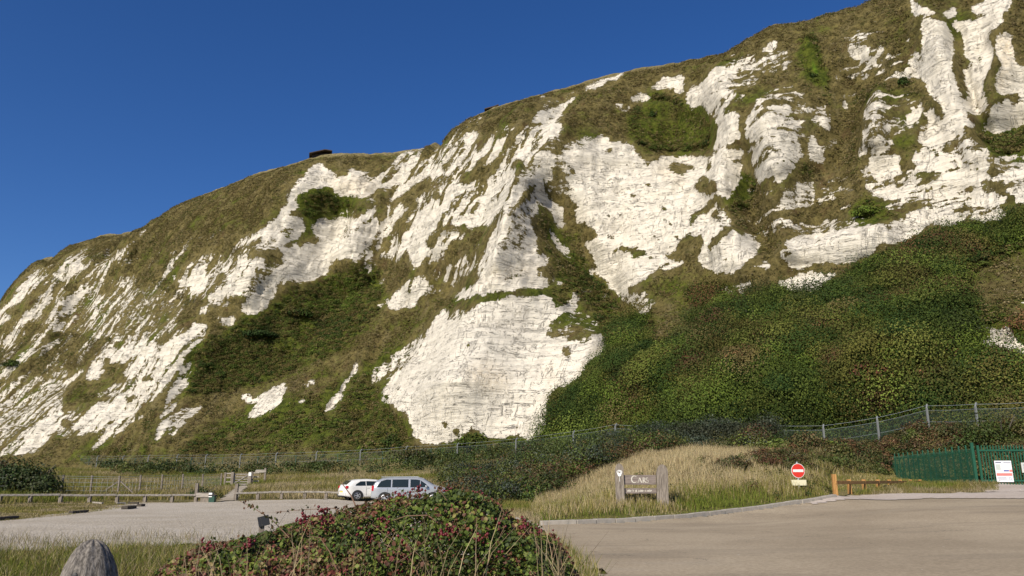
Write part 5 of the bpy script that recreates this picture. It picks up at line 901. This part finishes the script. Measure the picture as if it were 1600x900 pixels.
# ---------------------------------------------------------------- no entry sign
def ground_at(px, D): return gp(px, D)
g = gp(1247, 38.5); ne = thing('no_entry_sign', 'round red no entry sign above a cream plate on the grassy mound', 'road sign', g, .10)
zc = P(1245.5, 735.5, 38.5).z-g.z
mb = MB(); mb.tube([(0, 0, -.3), (0, 0, zc+.40)], .038, 12); mb.build('post', M['steel'], ne)
ry = Matrix.Rotation(R(90), 4, 'X')
def disc(mb, r, y, z, th=.006, n=40, x=0): mb.prism([(r*math.cos(2*math.pi*k/n), r*math.sin(2*math.pi*k/n)) for k in range(n)], Matrix.Translation(Vector((x, y, z))) @ ry, th)
mb = MB(); disc(mb, .325, -.045, zc); dk = mb.build('disc', M['white'], ne)
mb = MB(); disc(mb, .305, -.053, zc, .003); rd = mb.build('red_face', M['red'], dk)
mb = MB(); mb.box((0, -.0585, zc), (.50, .003, .115)); mb.build('white_bar', M['white'], dk)
mb = MB(); mb.box((.0, -.048, zc-.53), (.70, .006, .25)); mb.build('plate', M['cream'], ne, .0015)
for zz in (.15, -.15): MB().box((0, -.042, zc+zz), (.2, .01, .05)).build('bracket', M['steel'], ne)

# ---------------------------------------------------------------- timber knee rail on the right
A_ = gp(1303, 40); B_ = gp(1441, 62); kr = thing('knee_rail', 'orange brown timber knee rail on posts along the grass at the right', 'fence', A_)
def loc(v): return Vector(v)-A_
mb = MB(); mb.box((0, 0, .45), (.19, .16, 1.16)); mb.build('post', M['newwood'], kr, .012)
pr = [1326, 1349, 1371, 1389, 1406, 1422, 1437]
prev = Vector((0, 0, .80))
ds = [42.5, 45, 48, 51, 54, 57, 60]
tops = []
for px_, d_ in zip(pr, ds):
    q = P(px_, 750, d_)-A_; mb = MB(); mb.box((q.x, q.y, q.z-.50), (.17, .15, 1.06)); mb.build('post', M['newwood'], kr, .01); tops.append(q+Vector((0, -.12, -.12)))
allp = [P(1303, 749.5, 40)-A_+Vector((0, -.12, -.12))]+tops
for a, b in zip(allp, allp[1:]):
    mb = MB(); u = (b-a).normalized()*.02; mb.bar(a+u, b-u, .07, .16); mb.build('rail', M['newwood'], kr, .01)

# ---------------------------------------------------------------- green palisade fence and gate
G1 = Vector((gp(1525, 56).x, gp(1525, 56).y, 0)); G1.z = P(1525, 757, 56).z
F1 = P(1395, 755, 74)
hgt = 2.15
fr = thing('palisade_fence', 'dark green steel palisade fence running back from the gate', 'fence', G1)
d = F1-G1; L = Vector((d.x, d.y, 0)).length; ux = Vector((d.x, d.y, 0)).normalized(); nz_ = Vector((-ux.y, ux.x, 0)); ang = math.atan2(ux.y, ux.x); rotm = Matrix.Rotation(ang, 3, 'Z')
mb = MB(); n = int(L/.175); 
for i in range(n):
    f = (i+.5)/n; p = ux*(L*f)+Vector((0, 0, d.z*f)); q = Matrix.Rotation(ang, 4, 'Z')
    m = Matrix.Translation(p+nz_*.045) @ q @ Matrix.Rotation(R(90), 4, 'X')
    mb.prism([(-.036, .05), (.036, .05), (.036, hgt-.10), (.012, hgt), (-.012, hgt), (-.036, hgt-.10)], m, .012)
tag(mb.build('pales', M['greenpaint'], fr), kind='stuff')
for zz in (.35, 1.95):
    mb = MB(); mb.bar(Vector((0, 0, zz)), Vector((ux.x*L, ux.y*L, d.z+zz)), .05, .05); mb.build('rail', M['greenpaint'], fr)
for i in range(0, 16):
    f = i/15; p = ux*(L*f)+Vector((0, 0, d.z*f)); mb = MB(); mb.box(p+Vector((0, 0, 1.15))-nz_*.06, (.10, .07, 2.5), rotm); mb.build('post', M['greenpaint'], fr)
gd = Vector((.995, -.09, 0)).normalized(); GL = 8.2; gang = math.atan2(gd.y, gd.x); go = G1+gd*.32; go.z = P(1560, 768, 52).z-.05
gt = thing('palisade_gate', 'wide dark green steel palisade gate carrying notices at the right edge', 'gate', go)
gn = Vector((-gd.y, gd.x, 0)); gr3 = Matrix.Rotation(gang, 3, 'Z'); H2 = 2.75
mb = MB(); n = int(GL/.17)
for i in range(n):
    p = gd*((i+.5)*GL/n)+gn*.045; m = Matrix.Translation(p) @ Matrix.Rotation(gang, 4, 'Z') @ Matrix.Rotation(R(90), 4, 'X')
    mb.prism([(-.034, .06), (.034, .06), (.034, H2-.10), (.014, H2), (-.014, H2), (-.034, H2-.10)], m, .012)
tag(mb.build('pales', M['greenpaint'], gt), kind='stuff')
for zz in (.62, 2.42):
    mb = MB(); mb.bar(Vector((0, 0, zz)), gd*GL+Vector((0, 0, zz)), .07, .10); mb.build('rail', M['greenpaint'], gt)
for x_ in (0, 4.05, 4.25, 8.2):
    mb = MB(); mb.box(gd*x_+Vector((0, 0, 1.35))-gn*.0, (.11, .11, 2.75), gr3); mb.build('stile', M['greenpaint'], gt)
mb = MB(); mb.box((0, 0, 0), (1, 1, 1)); mb.bm.free()
gpst = MB().box(G1+Vector((0, 0, 1.0)), (.16, .16, 3.0), gr3).build('gate_post', M['greenpaint'], None, .01); tag(gpst, 'stout green steel post between the palisade fence and the gate', 'post')
def notice(x0, z0, w_, h_, lb, mat, detail):
    o_ = thing('notice_board', lb, 'notice', go+gd*x0-gn*.06+Vector((0, 0, z0)), gang)
    mb = MB(); mb.box((0, 0, 0), (w_, .008, h_)); mb.build('panel', mat, o_)
    detail(o_); return o_
def det1(o_):
    r_ = random.Random(4)
    mb = MB(); mb.box((-.26, -.0055, .53), (.34, .003, .06)); mb.box((.24, -.0055, .53), (.42, .003, .02)); mb.box((.24, -.0055, .49), (.42, .003, .02)); mb.build('heading', M['ink'], o_)
    mb = MB(); mb.box((-.30, -.0055, .25), (.27, .003, .34)); mb.build('pale_block', M['greysign'], o_)
    mb = MB(); mb.box((.14, -.0055, .03), (.30, .003, .075)); mb.build('blue_band', M['blue'], o_)
    mb = MB(); mb.box((.40, -.0055, .03), (.17, .003, .13)); mb.box((0, -.0055, -.19), (.90, .003, .16)); mb.build('red_band', M['pink'], o_)
    mb = MB()
    for k in range(3): mb.box((-.14+r_.uniform(-.02, .02), -.0055, -.37-k*.07), (.5, .003, .022))
    mb.lathe([(.085, 0), (.085, .003)], 20, Matrix.Translation(Vector((.31, -.004, -.43))) @ Matrix.Rotation(R(90), 4, 'X')); mb.build('small_print', M['ink'], o_)
    mb = MB(); mb.lathe([(.065, 0), (.065, .003)], 20, Matrix.Translation(Vector((.31, -.0085, -.43))) @ Matrix.Rotation(R(90), 4, 'X')); mb.build('circle_face', M['signwhite'], o_)
def det2(o_):
    mb = MB()
    for k in range(5): mb.box((0, -.0055, .2-k*.085), (.3, .003, .025))
    mb.build('small_print', M['ink'], o_)
def z_at(py, D): return P(1560, py, D).z-go.z
notice(1.32, z_at(736, 54), .98, 1.26, 'large white notice with blue and red bands on the green gate', M['signwhite'], det1)
notice(2.62, z_at(730, 54), .50, .60, 'small grey notice on the green gate right of the large one', M['greysign'], det2)
notice(3.62, z_at(727, 54), .62, .86, 'white notice on the green gate cut off by the right frame edge', M['signwhite'], det2)

# ---------------------------------------------------------------- chain link fence along the foot of the cliff
FP = [(75,728,211),(113,729,200),(150,730,188),(190,731,177),(230,731,166),(275,731,158),(320,732,149),(374,732,142),(430,731,134),(493,730,128),(562,728,121),(634,724,115),(714,721,108),(806,715,101),(896,706,94),(962,697,89),(1025,702,85),(1110,704,82),(1200,704,80),(1290,706,79),(1375,695,78),(1453,677,78),(1530,677,76),(1620,676,75)]
FW = [P(a, b+1.5, D) for a, b, D in FP]
cf = thing('chain_link_fence', 'long chain link fence with pale concrete posts below the cliff', 'fence', FW[0]); o0 = FW[0]
mbm = MB(); wires = MB()
for i, p in enumerate(FW):
    q = p-o0; H3 = 2.35; mb = MB(); mb.box(q+Vector((0, 0, H3/2-.3)), (.15, .15, H3+.5)); t_ = (FW[min(i+1, len(FW)-1)]-FW[max(i-1, 0)]).normalized(); nn_ = Vector((t_.y, -t_.x, 0))
    mb.bar(q+Vector((0, 0, H3-.1)), q+Vector((0, 0, H3+.28))+nn_*-.3, .12, .12); mb.build('post', M['concrete'], cf)
for a, b in zip(FW, FW[1:]):
    a = a-o0; b = b-o0; t_ = (b-a); mbm.box((a+b)/2+Vector((0, 0, 1.25)), (1, 1, 1), Matrix.Rotation(0, 3, 'Z')) if False else None
    mbm.quad(a+Vector((0, .12, -.1)), b+Vector((0, .12, -.1)), b+Vector((0, .12, 2.1)), a+Vector((0, .12, 2.1)))
    for zz in (1.1, 2.1, 2.5): wires.tube([a+Vector((0, .14, zz)), (a+b)/2+Vector((0, .14, zz-.05)), b+Vector((0, .14, zz))], .011, 4)
    n = max(1, int(t_.length/4))
    for k in range(1, n):
        q = a.lerp(b, k/n); mb2 = MB(); mb2.box(q+Vector((0, .1, .95)), (.09, .09, 2.3)); mb2.build('intermediate_post', M['darkgreen'], cf)
mbm.build('netting', M['mesh'], cf); wires.build('wire', M['steel'], cf)

# ---------------------------------------------------------------- low timber rails of the car park
def low_rail(pxs, D, lb, z0=.42, w=.17):
    pts = [gp(p, D) for p in pxs]; o_ = thing('timber_rail', lb, 'fence', pts[0]); w *= .8
    for i, p in enumerate(pts):
        q = p-pts[0]; mb = MB(); mb.box(q+Vector((0, .02, .12)), (.17, .16, .52)); mb.build('post', M['greywood'], o_, .01)
    for a, b in zip(pts, pts[1:]):
        a = a-pts[0]; b = b-pts[0]; u = (b-a).normalized()*.01; mb = MB(); mb.bar(a+u+Vector((0, -.03, z0)), b-u+Vector((0, -.03, z0+random.uniform(-.02, .02))), w, .11); mb.build('rail', M['greywood_x'], o_, .015)
low_rail([-120, -55, 5, 52, 99, 144, 187, 230, 272, 309], 50.5, 'long low weathered timber rail along the left side of the car park')
low_rail([370, 405, 442, 478, 511, 545], 51.5, 'low weathered timber rail between the path and the white car')
tag(MB().box(gp(323, 50)+Vector((0, 0, .42)), (.95, .28, .26)).build('timber_block', M['greywood_x'], None, .02), 'short thick sawn timber lying level at the right end of the long rail', 'timber')
tb = MB().box(gp(324, 50)+Vector((0, 0, .13)), (.5, .2, .30)).build('timber_foot', M['greywood'], bpy.data.objects['timber_block'], .01)
p = gp(335, 49.6); bn = thing('waste_bin', 'small dark green bin with a white notice at the end of the left rail', 'bin', p)
MB().box((0, 0, .22), (.42, .38, .50)).build('bin_body', M['darkgreen'], bn, .02); MB().box((.02, 0, .52), (.5, .45, .10)).build('lid', M['black'], bn, .02); MB().box((-.10, -.2, .55), (.24, .012, .30)).build('notice', M['white'], bn)
for px_, D, h_, lb in [(371.5, 51.8, .98, 'grey timber gatepost on the right side of the path at the rail end'), (309.5, 51.2, 1.05, 'grey timber post where the long left rail ends')]:
    q = gp(px_, D); o_ = MB().box((0, 0, h_/2-.1), (.18, .18, h_+.2)).build('timber_post', M['greywood'], None, .02); o_.location = q; tag(o_, lb, 'post')
# stock fence behind the left rail
pts = [(-40, 57), (11, 57), (53, 57), (99, 57), (144, 57), (187, 57), (220, 58.5), (254, 60), (286, 62), (317, 66), (346, 70)]
W = [gp(a, D) for a, D in pts]; sf = thing('stock_fence', 'thin post and wire stock fence behind the left timber rail', 'fence', W[0]); wi = MB()
for i, q in enumerate(W): MB().box(q-W[0]+Vector((0, 0, .55)), (.10, .10, 1.3)).build('post', M['greywood'], sf, .01)
for a, b in zip(W, W[1:]):
    a = a-W[0]; b = b-W[0]
    for zz in (.25, .5, .75, 1.0, 1.12): wi.tube([a+Vector((0, -.07, zz)), b+Vector((0, -.07, zz))], .008, 4)
    n = int((b-a).length/.3)
    for k in range(1, n): q = a.lerp(b, k/n); wi.tube([q+Vector((0, -.07, .1)), q+Vector((0, -.07, .98))], .004, 3)
wi.build('wire', M['steel'], sf)
mb = MB(); q = W[5]-W[0]; mb.bar(q+Vector((0, .05, .9)), q+Vector((-1.1, .05, .1)), .07, .07); mb.build('brace', M['greywood'], sf); mb = MB(); mb.bar(q+Vector((0, .05, .9)), q+Vector((1.0, .05, .1)), .07, .07); mb.build('brace', M['greywood'], sf)
# field gate
ga = gp(363.5, 72); gb = gp(391, 72); zb = P(375, 760, 72).z
fg = thing('field_gate', 'pale five bar wooden field gate at the top of the path', 'gate', ga); gv = gb-ga; gv.z = 0
for q, nm in ((Vector((0, 0, 0)), 'gate_post'), (gv, 'gate_post')): MB().box(q+Vector((0, 0, .55)), (.24, .24, 1.35)).build(nm, M['greywood'], fg, .02)
u = gv.normalized(); a = u*.14; b = gv-u*.14; mb = MB()
for zz in (.22, .42, .62, .82, 1.04): mb.bar(a+Vector((0, 0, zz)), b+Vector((0, 0, zz)), .05, .09)
mb.bar(a+Vector((0, -.05, .25)), b+Vector((0, -.05, 1.02)), .05, .08); mb.box(a+Vector((0, 0, .62)), (.08, .08, .98)); mb.box(b+Vector((0, 0, .62)), (.08, .08, .98)); mb.build('bars', M['greywood_x'], fg)
MB().box(gv+Vector((0, -.14, 1.05)), (.24, .012, .30)).build('notice', M['white'], fg)
for a0, b0, lb in ((352, 362, 'short rail panel left of the field gate'), (394, 405, 'short rail panel right of the field gate')):
    A1 = gp(a0, 72.5); B1 = gp(b0, 72.3); o_ = thing('rail_panel', lb, 'fence', A1); e = B1-A1
    MB().box((0, 0, .55), (.14, .14, 1.3)).build('post', M['greywood'], o_); mb = MB()
    for zz in (.4, .75, 1.1): mb.bar(Vector((0, 0, zz)), e+Vector((0, 0, zz)), .05, .1)
    mb.build('rails', M['greywood_x'], o_)
q = gp(414, 78); fp = thing('finger_post', 'grey wooden finger post with a pointing arm right of the field gate', 'signpost', q); hh = P(414, 731, 78).z-q.z
MB().box((0, 0, hh/2), (.17, .17, hh)).build('post', M['greywood'], fp, .01)
mb = MB(); mb.prism([(-.95, 0), (-.8, .13), (.1, .13), (.1, -.13), (-.8, -.13)], Matrix.Translation(Vector((-.0, -.09, hh-.3))) @ Matrix.Rotation(R(90), 4, 'X'), .04); mb.build('arm', M['greywood_x'], fp)
# timbers lying on the gravel
for a, b, wd, lb, mt in [((-6,815),(28,812),.20,'dark old timber on the gravel at the left frame edge','darkwood'),((110,804),(138,801.5),.18,'dark old timber on the edge of the gravel second from the left','darkwood'),((194,797),(210,795),.30,'short charred timber block on the gravel','darkwood'),((200,788.5),(218,788.5),.18,'dark timber lying behind the short charred block','darkwood'),((217,792.5),(224,792),.24,'smallest dark timber stub on the gravel','darkwood'),((145,787.5),(162,788.5),.12,'thin pale timber at the left of the gravel edge','greywood_x'),((182,788.5),(198,788),.12,'thin pale timber next to the dark one on the gravel','greywood_x')]:
    A1 = hit(*a); B1 = hit(*b); B1 = A1+(B1-A1)*.9
    if (B1-A1).length > 3.2: B1 = A1+(B1-A1).normalized()*2.2
    mb = MB(); mb.bar(A1+Vector((0, 0, .07)), B1+Vector((0, 0, .07)), wd*1.0, wd*.7); o_ = mb.build('old_timber', M[mt], None, .02); tag(o_, lb, 'timber', 'old timbers along the gravel edge')
bn.scale = (.8, .8, .8)
# dark panel behind the brambles
q = P(412, 814, 8.6); gz = float(HT(np.array([q.x]), np.array([q.y]))[0]); o_ = thing('small_sign', 'small dark slanted sign panel poking up behind the bramble bush', 'sign', (q.x, q.y, gz), .15)
MB().box((0, 0, q.z-gz), (.11, .02, .10), Matrix.Rotation(R(-14), 3, 'Y')).build('panel', m_plain('slate_panel', (.012, .014, .02), .8), o_, .003); MB().box((-.02, .03, (q.z-gz)/2), (.05, .03, q.z-gz)).build('post', M['greywood'], o_)

# ---------------------------------------------------------------- clifftop shelters
def sky_pt(px, py):
    d_ = (fx-px)**2+(fy-py)**2+1e6*(pv > 1.06)[:, None]+1e6*(pv < .7)[:, None]; k = np.argmin(d_); return Vector(Q.reshape(-1, 3)[k])
for (ax, ay), (bx_, by_), lb, hh, wd in [((483,242),(519,238),'low dark roofed shelter on the clifftop skyline left of centre',1.05,5),((757,173),(779,166),'dark flat lookout platform on the clifftop right of the shelter',.9,3)]:
    a = sky_pt(ax, ay); b = sky_pt(bx_, by_); c = (a+b)/2; D = math.hypot(c.x, c.y); a = P(ax, ay, D); b = P(bx_, by_, D); a.z = P(ax, ay, D).z; o_ = thing('clifftop_shelter', lb, 'shelter', (a.x, a.y, a.z))
    e = b-a; L = e.length; u = Vector((e.x, e.y, 0)).normalized(); w_ = Vector((-u.y, u.x, 0))*wd; slope = e.z
    mid = e*.68+Vector((0, 0, hh-.1 if hh > 1 else .2)); mb = MB()
    s0 = Vector((0, 0, .35)); ends = [s0, mid, e+Vector((0, 0, .25))]
    for p0, p1 in zip(ends, ends[1:]):
        A4 = [p0-w_*.1, p1-w_*.1, p1+w_, p0+w_]; vb = [mb.bm.verts.new(v_) for v_ in A4]; vt = [mb.bm.verts.new(v_+Vector((0, 0, .28))) for v_ in A4]
        mb.bm.faces.new(vb[::-1]); mb.bm.faces.new(vt)
        for k in range(4): mb.bm.faces.new((vb[k], vb[(k+1) % 4], vt[(k+1) % 4], vt[k]))
    mb.build('roof', M['soffit'], o_)
    mb = MB(); mb.bar(e*.14+Vector((0, 0, -.6))+w_*.5, e*.86+Vector((0, 0, -.6))+w_*.5, wd*.6, 1.9 if hh > 1 else 1.2); mb.build('wall', M['soffit'], o_)

# ---------------------------------------------------------------- cars
def make_car(name, label, origin, yaw, L, Wd, H, top, belt, paint, wheels, wr, side_win, zb, rear_glass, extra):
    """x forward, right side (-y) towards the camera; top(x) roof and bonnet line, belt(x) waist"""
    c = thing(name, label, 'car', origin, yaw)
    def half(x, z):
        e = min(x, L-x); base_ = Wd/2*(1-.16*max(0, 1-e/.55)**2.2); tz = top(x); b_ = belt(x)
        low = 1-.05*max(0, (.42-z)/.25)
        y_ = base_*low
        if z > b_: y_ -= (z-b_)*.30
        y_ -= .035*max(0, 1-abs(z-b_)/.12)*0
        return max(.05, y_)
    NX, NZ = 64, 12; V = []; 
    for i in range(NX):
        s = i/(NX-1); x = L*(.5-.5*math.cos(math.pi*s)) if False else L*s; tz = top(x); bot = zb+.10*max(0, 1-min(x, L-x)/.5)
        ring = []
        for k in range(NZ+1):
            z = bot+(tz-bot)*(k/NZ); yy = half(x, z); rr_ = .13; over = max(0, z-(tz-rr_))/rr_
            yy *= math.sqrt(max(0, 1-.30*over**2)); ring.append((x, -yy, z-.0))
        cap = [(x, -ring[-1][1]*0-abs(ring[-1][1])*f, tz+.035*(1-f*f)) for f in (.66, .33, 0)]
        full = ring+cap+[(a, -b, z_) for a, b, z_ in cap[:-1][::-1]]+[(a, -b, z_) for a, b, z_ in ring[::-1]]; V.append(full)
    n = len(V[0]); V = np.array(V); i = np.arange(NX*n).reshape(NX, n)
    F4 = [[i[a, b], i[a+1, b], i[a+1, (b+1) % n], i[a, (b+1) % n]] for a in range(NX-1) for b in range(n)]
    bm = bmesh.new(); vs = [bm.verts.new(v_) for v_ in V.reshape(-1, 3)]
    for f in F4: bm.faces.new([vs[k] for k in f])
    bm.faces.new([vs[k] for k in i[0]]); bm.faces.new([vs[k] for k in i[-1]][::-1]); bmesh.ops.recalc_face_normals(bm, faces=bm.faces)
    me = bpy.data.meshes.new('body'); bm.to_mesh(me); bm.free(); body = link('body', me, M[paint], c, True)
    # side glass follows the flank
    for side in (-1, 1):
        for win in side_win:
            bm = bmesh.new(); pts = win; n_ = 14; xs_ = [p_[0] for p_ in pts]; zs_ = [p_[1] for p_ in pts]; x0, x1 = min(xs_), max(xs_); z0, z1 = min(zs_), max(zs_); nx = 26; nz = 9
            def zr(x):
                zz = []
                for (ax_, az_), (bx2, bz2) in zip(pts, pts[1:]+pts[:1]):
                    if (ax_-x)*(bx2-x) <= 0 and ax_ != bx2: zz.append(az_+(bz2-az_)*(x-ax_)/(bx2-ax_))
                return (min(zz), max(zz)) if len(zz) > 1 else None
            cols_ = []
            for a in range(nx+1):
                x = x0+.002+(x1-x0-.004)*a/nx; r_ = zr(x)
                if r_: cols_.append([bm.verts.new((x, side*(half(x, z_)+.010), z_)) for z_ in [r_[0]+(r_[1]-r_[0])*k/nz for k in range(nz+1)]])
            for A5, B5 in zip(cols_, cols_[1:]):
                for k in range(nz): bm.faces.new((A5[k], B5[k], B5[k+1], A5[k+1]))
            ring = [q_ for q_ in bm.edges if q_.is_boundary]; ex = bmesh.ops.extrude_edge_only(bm, edges=ring); 
            for v_ in [g_ for g_ in ex['geom'] if isinstance(g_, bmesh.types.BMVert)]: v_.co.y -= side*.03
            bmesh.ops.recalc_face_normals(bm, faces=bm.faces); me = bpy.data.meshes.new('side_window'); bm.to_mesh(me); bm.free(); link('side_window', me, M['glass'], c, True)
    for wx in wheels:
        for side in (-1, 1):
            y0 = side*(Wd/2+.004)
            mb = MB(); nseg = 26
            arch = [(math.cos(math.pi*k/nseg-.12*(1-2*k/nseg)*0)*(wr+.065), math.sin(math.pi*k/nseg)*(wr+.065)) for k in range(nseg+1)]
            m = Matrix.Translation(Vector((wx, y0 if side < 0 else y0-.02, wr))) @ Matrix.Rotation(R(90), 4, 'X')
            mb.prism(arch+[(-(wr+.06), -.12), (wr+.06, -.12)], m, .012 if side < 0 else -.012); mb.build('wheel_arch', M['black'], c)
            rt_ = Matrix.Translation(Vector((wx, side*(Wd/2-.17), wr))) @ Matrix.Rotation(R(90)*(1 if side < 0 else -1), 4, 'X')
            tyre = MB().lathe([(wr*.55, 0), (wr*.93, .005), (wr, .035), (wr, .165), (wr*.94, .20), (wr*.70, .205), (wr*.66, .19)], 32, rt_).build('tyre', M['rubber'], c, 0, True); tyre.name = 'wheel'
            mb = MB(); mb.lathe([(wr*.66, .185), (wr*.66, .198), (wr*.60, .205), (wr*.58, .185)], 32, rt_)
            for k in range(5):
                a = 2*math.pi*k/5+.3; mb.prism([(-.032, .03), (.032, .03), (.022, wr*.62), (-.022, wr*.62)], rt_ @ Matrix.Rotation(a, 4, 'Z') @ Matrix.Translation(Vector((0, 0, .190))), .014)
            mb.lathe([(.06, .186), (.05, .21)], 14, rt_); mb.build('rim', M['alloy'], tyre)
    extra(c, half); return c
def interp(xs_, zs_): return lambda x: float(np.interp(x, xs_, zs_))
# silver people carrier
Lm = 4.80; topm = interp([0, .04, .12, .30, .70, 1.3, 2.2, 2.9, 3.25, 3.55, 3.85, 4.05, 4.4, 4.65, 4.76, 4.8], [.72, 1.02, 1.20, 1.48, 1.66, 1.71, 1.73, 1.71, 1.63, 1.44, 1.24, 1.14, 1.05, .95, .80, .62]); beltm = lambda x: 1.02
cp = P(575, 786, 49.7); cz = float(HT(np.array([cp.x]), np.array([cp.y]))[0])
def ex_mpv(c, half):
    for side in (-1, 1):
        nm = 'tail_lamp'; MB().box((.11, side*(half(.11, .98)-.01), .98), (.16, .06, .34)).build(nm, M['tail'], c, .01)
        mb = MB(); mb.box((3.42, side*(half(3.4, 1.05)+.10), 1.10), (.14, .20, .15)); mb.build('mirror', M['carsilver'], c, .03)
        MB().box((4.58, side*(half(4.58, .78)-.02), .80), (.30, .06, .14)).build('headlight', M['glass'], c, .02)
        for x_ in (1.75, 2.72): MB().box((x_, side*(half(x_, .9)+.012), .93), (.16, .025, .035)).build('door_handle', M['carsilver'], c, .008)
        for x_ in (1.02, 2.02, 3.0, 3.36): MB().box((x_, side*(half(x_, .65)+.002), .68), (.012, .006, .62)).build('door_seam', M['black'], c)
        mb = MB(); mb.bar((.6, side*.62, 1.745), (2.9, side*.62, 1.765), .035, .035); mb.build('roof_rail', M['steel'], c)
    m = Matrix.Translation(Vector((0, 0, 0))); mb = MB(); mb.quad((.055, -.62, 1.06), (.055, .62, 1.06), (.275, .56, 1.46), (.275, -.56, 1.46)); ob = mb.build('rear_window', M['glass'], c); ob.location.x = -.02
    mb = MB(); mb.quad((3.87, -.68, 1.24), (3.87, .68, 1.24), (3.28, .58, 1.63), (3.28, -.58, 1.63)); ob = mb.build('windscreen', M['glass'], c); ob.location = (.02, 0, .045)
    mb = MB(); mb.box((4.80, 0, .50), (.06, 1.5, .22)); mb.build('bumper', M['carsilver'], c, .03)
pc = make_car('people_carrier', 'silver people carrier parked side on in front of the white hatchback', (cp.x+.05, cp.y+.9, cz+.03), R(6), Lm, 1.86, 1.75, topm, beltm, 'carsilver', (.86, 3.86), .335,
 [[(.33, 1.05), (1.22, 1.05), (1.22, 1.56), (.95, 1.57), (.60, 1.46)], [(1.29, 1.05), (2.30, 1.05), (2.30, 1.58), (1.29, 1.57)], [(2.42, 1.05), (3.02, 1.05), (3.02, 1.53), (2.80, 1.57), (2.42, 1.58)], [(3.06, 1.05), (3.60, 1.05), (3.36, 1.30), (3.06, 1.51)]], .24, None, ex_mpv)
pc.scale = (.99, .96, .89); pc.location.z -= .03
# white hatchback
Lh = 4.25; toph = interp([0, .05, .12, .25, .50, .95, 1.6, 2.2, 2.6, 2.9, 3.15, 3.6, 4.0, 4.18, 4.25], [.68, .90, 1.04, 1.16, 1.34, 1.42, 1.44, 1.40, 1.28, 1.12, 1.01, .96, .86, .74, .58]); belth = lambda x: .98-.03*x/4
hp = P(534, 786, 51); hz = float(HT(np.array([hp.x]), np.array([hp.y]))[0])
def ex_h(c, half):
    for side in (-1, 1):
        mb = MB(); mb.box((.12, side*(half(.14, .9)-.10), .90), (.16, .24, .20)); mb.build('tail_lamp', M['tail'], c, .03)
        MB().box((2.62, side*(half(2.6, 1.0)+.09), 1.02), (.12, .18, .13)).build('mirror', M['carwhite'], c, .03)
        MB().box((1.50, side*(half(1.5, .9)+.012), .86), (.18, .025, .035)).build('door_handle', M['carwhite'], c, .008); MB().box((1.38, side*(half(1.38, .6)+.002), .62), (.012, .006, .56)).build('door_seam', M['black'], c)
        MB().box((4.0, side*(half(4.0, .68)-.02), .70), (.28, .06, .13)).build('headlight', M['glass'], c, .02)
    ob = MB().quad((.145, -.56, 1.04), (.145, .56, 1.04), (.47, .50, 1.32), (.47, -.50, 1.32)).build('rear_window', M['glass'], c); ob.location = (-.035, 0, .045)
    MB().quad((3.12, -.64, 1.02), (3.12, .64, 1.02), (2.58, .54, 1.29), (2.58, -.54, 1.29)).build('windscreen', M['glass'], c).location = (.02, 0, .05)
    MB().box((-.012, 0, .56), (.02, .52, .115)).build('number_plate', M['plate'], c); MB().box((.02, 0, .42), (.10, 1.52, .26)).build('bumper', M['carwhite'], c, .04); MB().box((.0, 0, .27), (.08, 1.3, .10)).build('bumper_trim', M['black'], c, .01)
hb = make_car('hatchback', 'white hatchback with a red tail lamp parked beside the silver people carrier', (hp.x-.05, hp.y+.0, hz+.03), R(31), Lh, 1.76, 1.44, toph, belth, 'carwhite', (.78, 3.42), .32,
 [[(.62, 1.00), (1.32, 1.00), (1.32, 1.31), (.98, 1.30), (.66, 1.10)], [(1.37, 1.00), (2.72, 1.00), (2.48, 1.20), (2.2, 1.29), (1.37, 1.32)]], .20, None, ex_h)

hb.scale = (.96, .96, .88); hb.location.z -= .02
# ---------------------------------------------------------------- camera, sun, sky
cam = bpy.data.cameras.new('camera'); co = bpy.data.objects.new('camera', cam); COL.objects.link(co); S.camera = co
cam.sensor_width = 36; cam.lens = 36*F/1600; cam.clip_end = 20000; cam.clip_start = .1
co.location = (0, 0, EYE); co.rotation_euler = (R(90)+PITCH, 0, 0)
EL, SX, SY = R(34), -.55, -.83
w = bpy.data.worlds.new('World'); S.world = w; w.use_nodes = True; nt = w.node_tree
bg = nt.nodes['Background']; sk = nt.nodes.new('ShaderNodeTexSky'); sk.sky_type = 'NISHITA'; sk.sun_disc = False
sk.sun_elevation = EL; sk.sun_rotation = math.atan2(SX, SY); sk.dust_density = .5; sk.air_density = .8; sk.ozone_density = 4.5; sk.altitude = 0
hs = nt.nodes.new('ShaderNodeHueSaturation'); hs.inputs['Hue'].default_value = .510; hs.inputs['Saturation'].default_value = 1.22; nt.links.new(sk.outputs[0], hs.inputs['Color']); nt.links.new(hs.outputs[0], bg.inputs[0]); bg.inputs[1].default_value = .085
sl_ = bpy.data.lights.new('sun', 'SUN'); sl_.energy = 4.2; sl_.angle = R(.53); sl_.color = (1, .91, .755)
so = bpy.data.objects.new('sun', sl_); COL.objects.link(so)
d = Vector((SX*math.cos(EL)/math.hypot(SX, SY), SY*math.cos(EL)/math.hypot(SX, SY), math.sin(EL)))
so.rotation_euler = d.to_track_quat('Z', 'Y').to_euler(); so.location = d*60
S.view_settings.view_transform = 'Standard'; S.view_settings.look = 'None'; S.view_settings.exposure = .46; S.view_settings.gamma = 1
S.cycles.use_denoising = True; S.cycles.max_bounces = 6; S.cycles.diffuse_bounces = 3; S.cycles.transparent_max_bounces = 12
S.cycles.use_adaptive_sampling = True
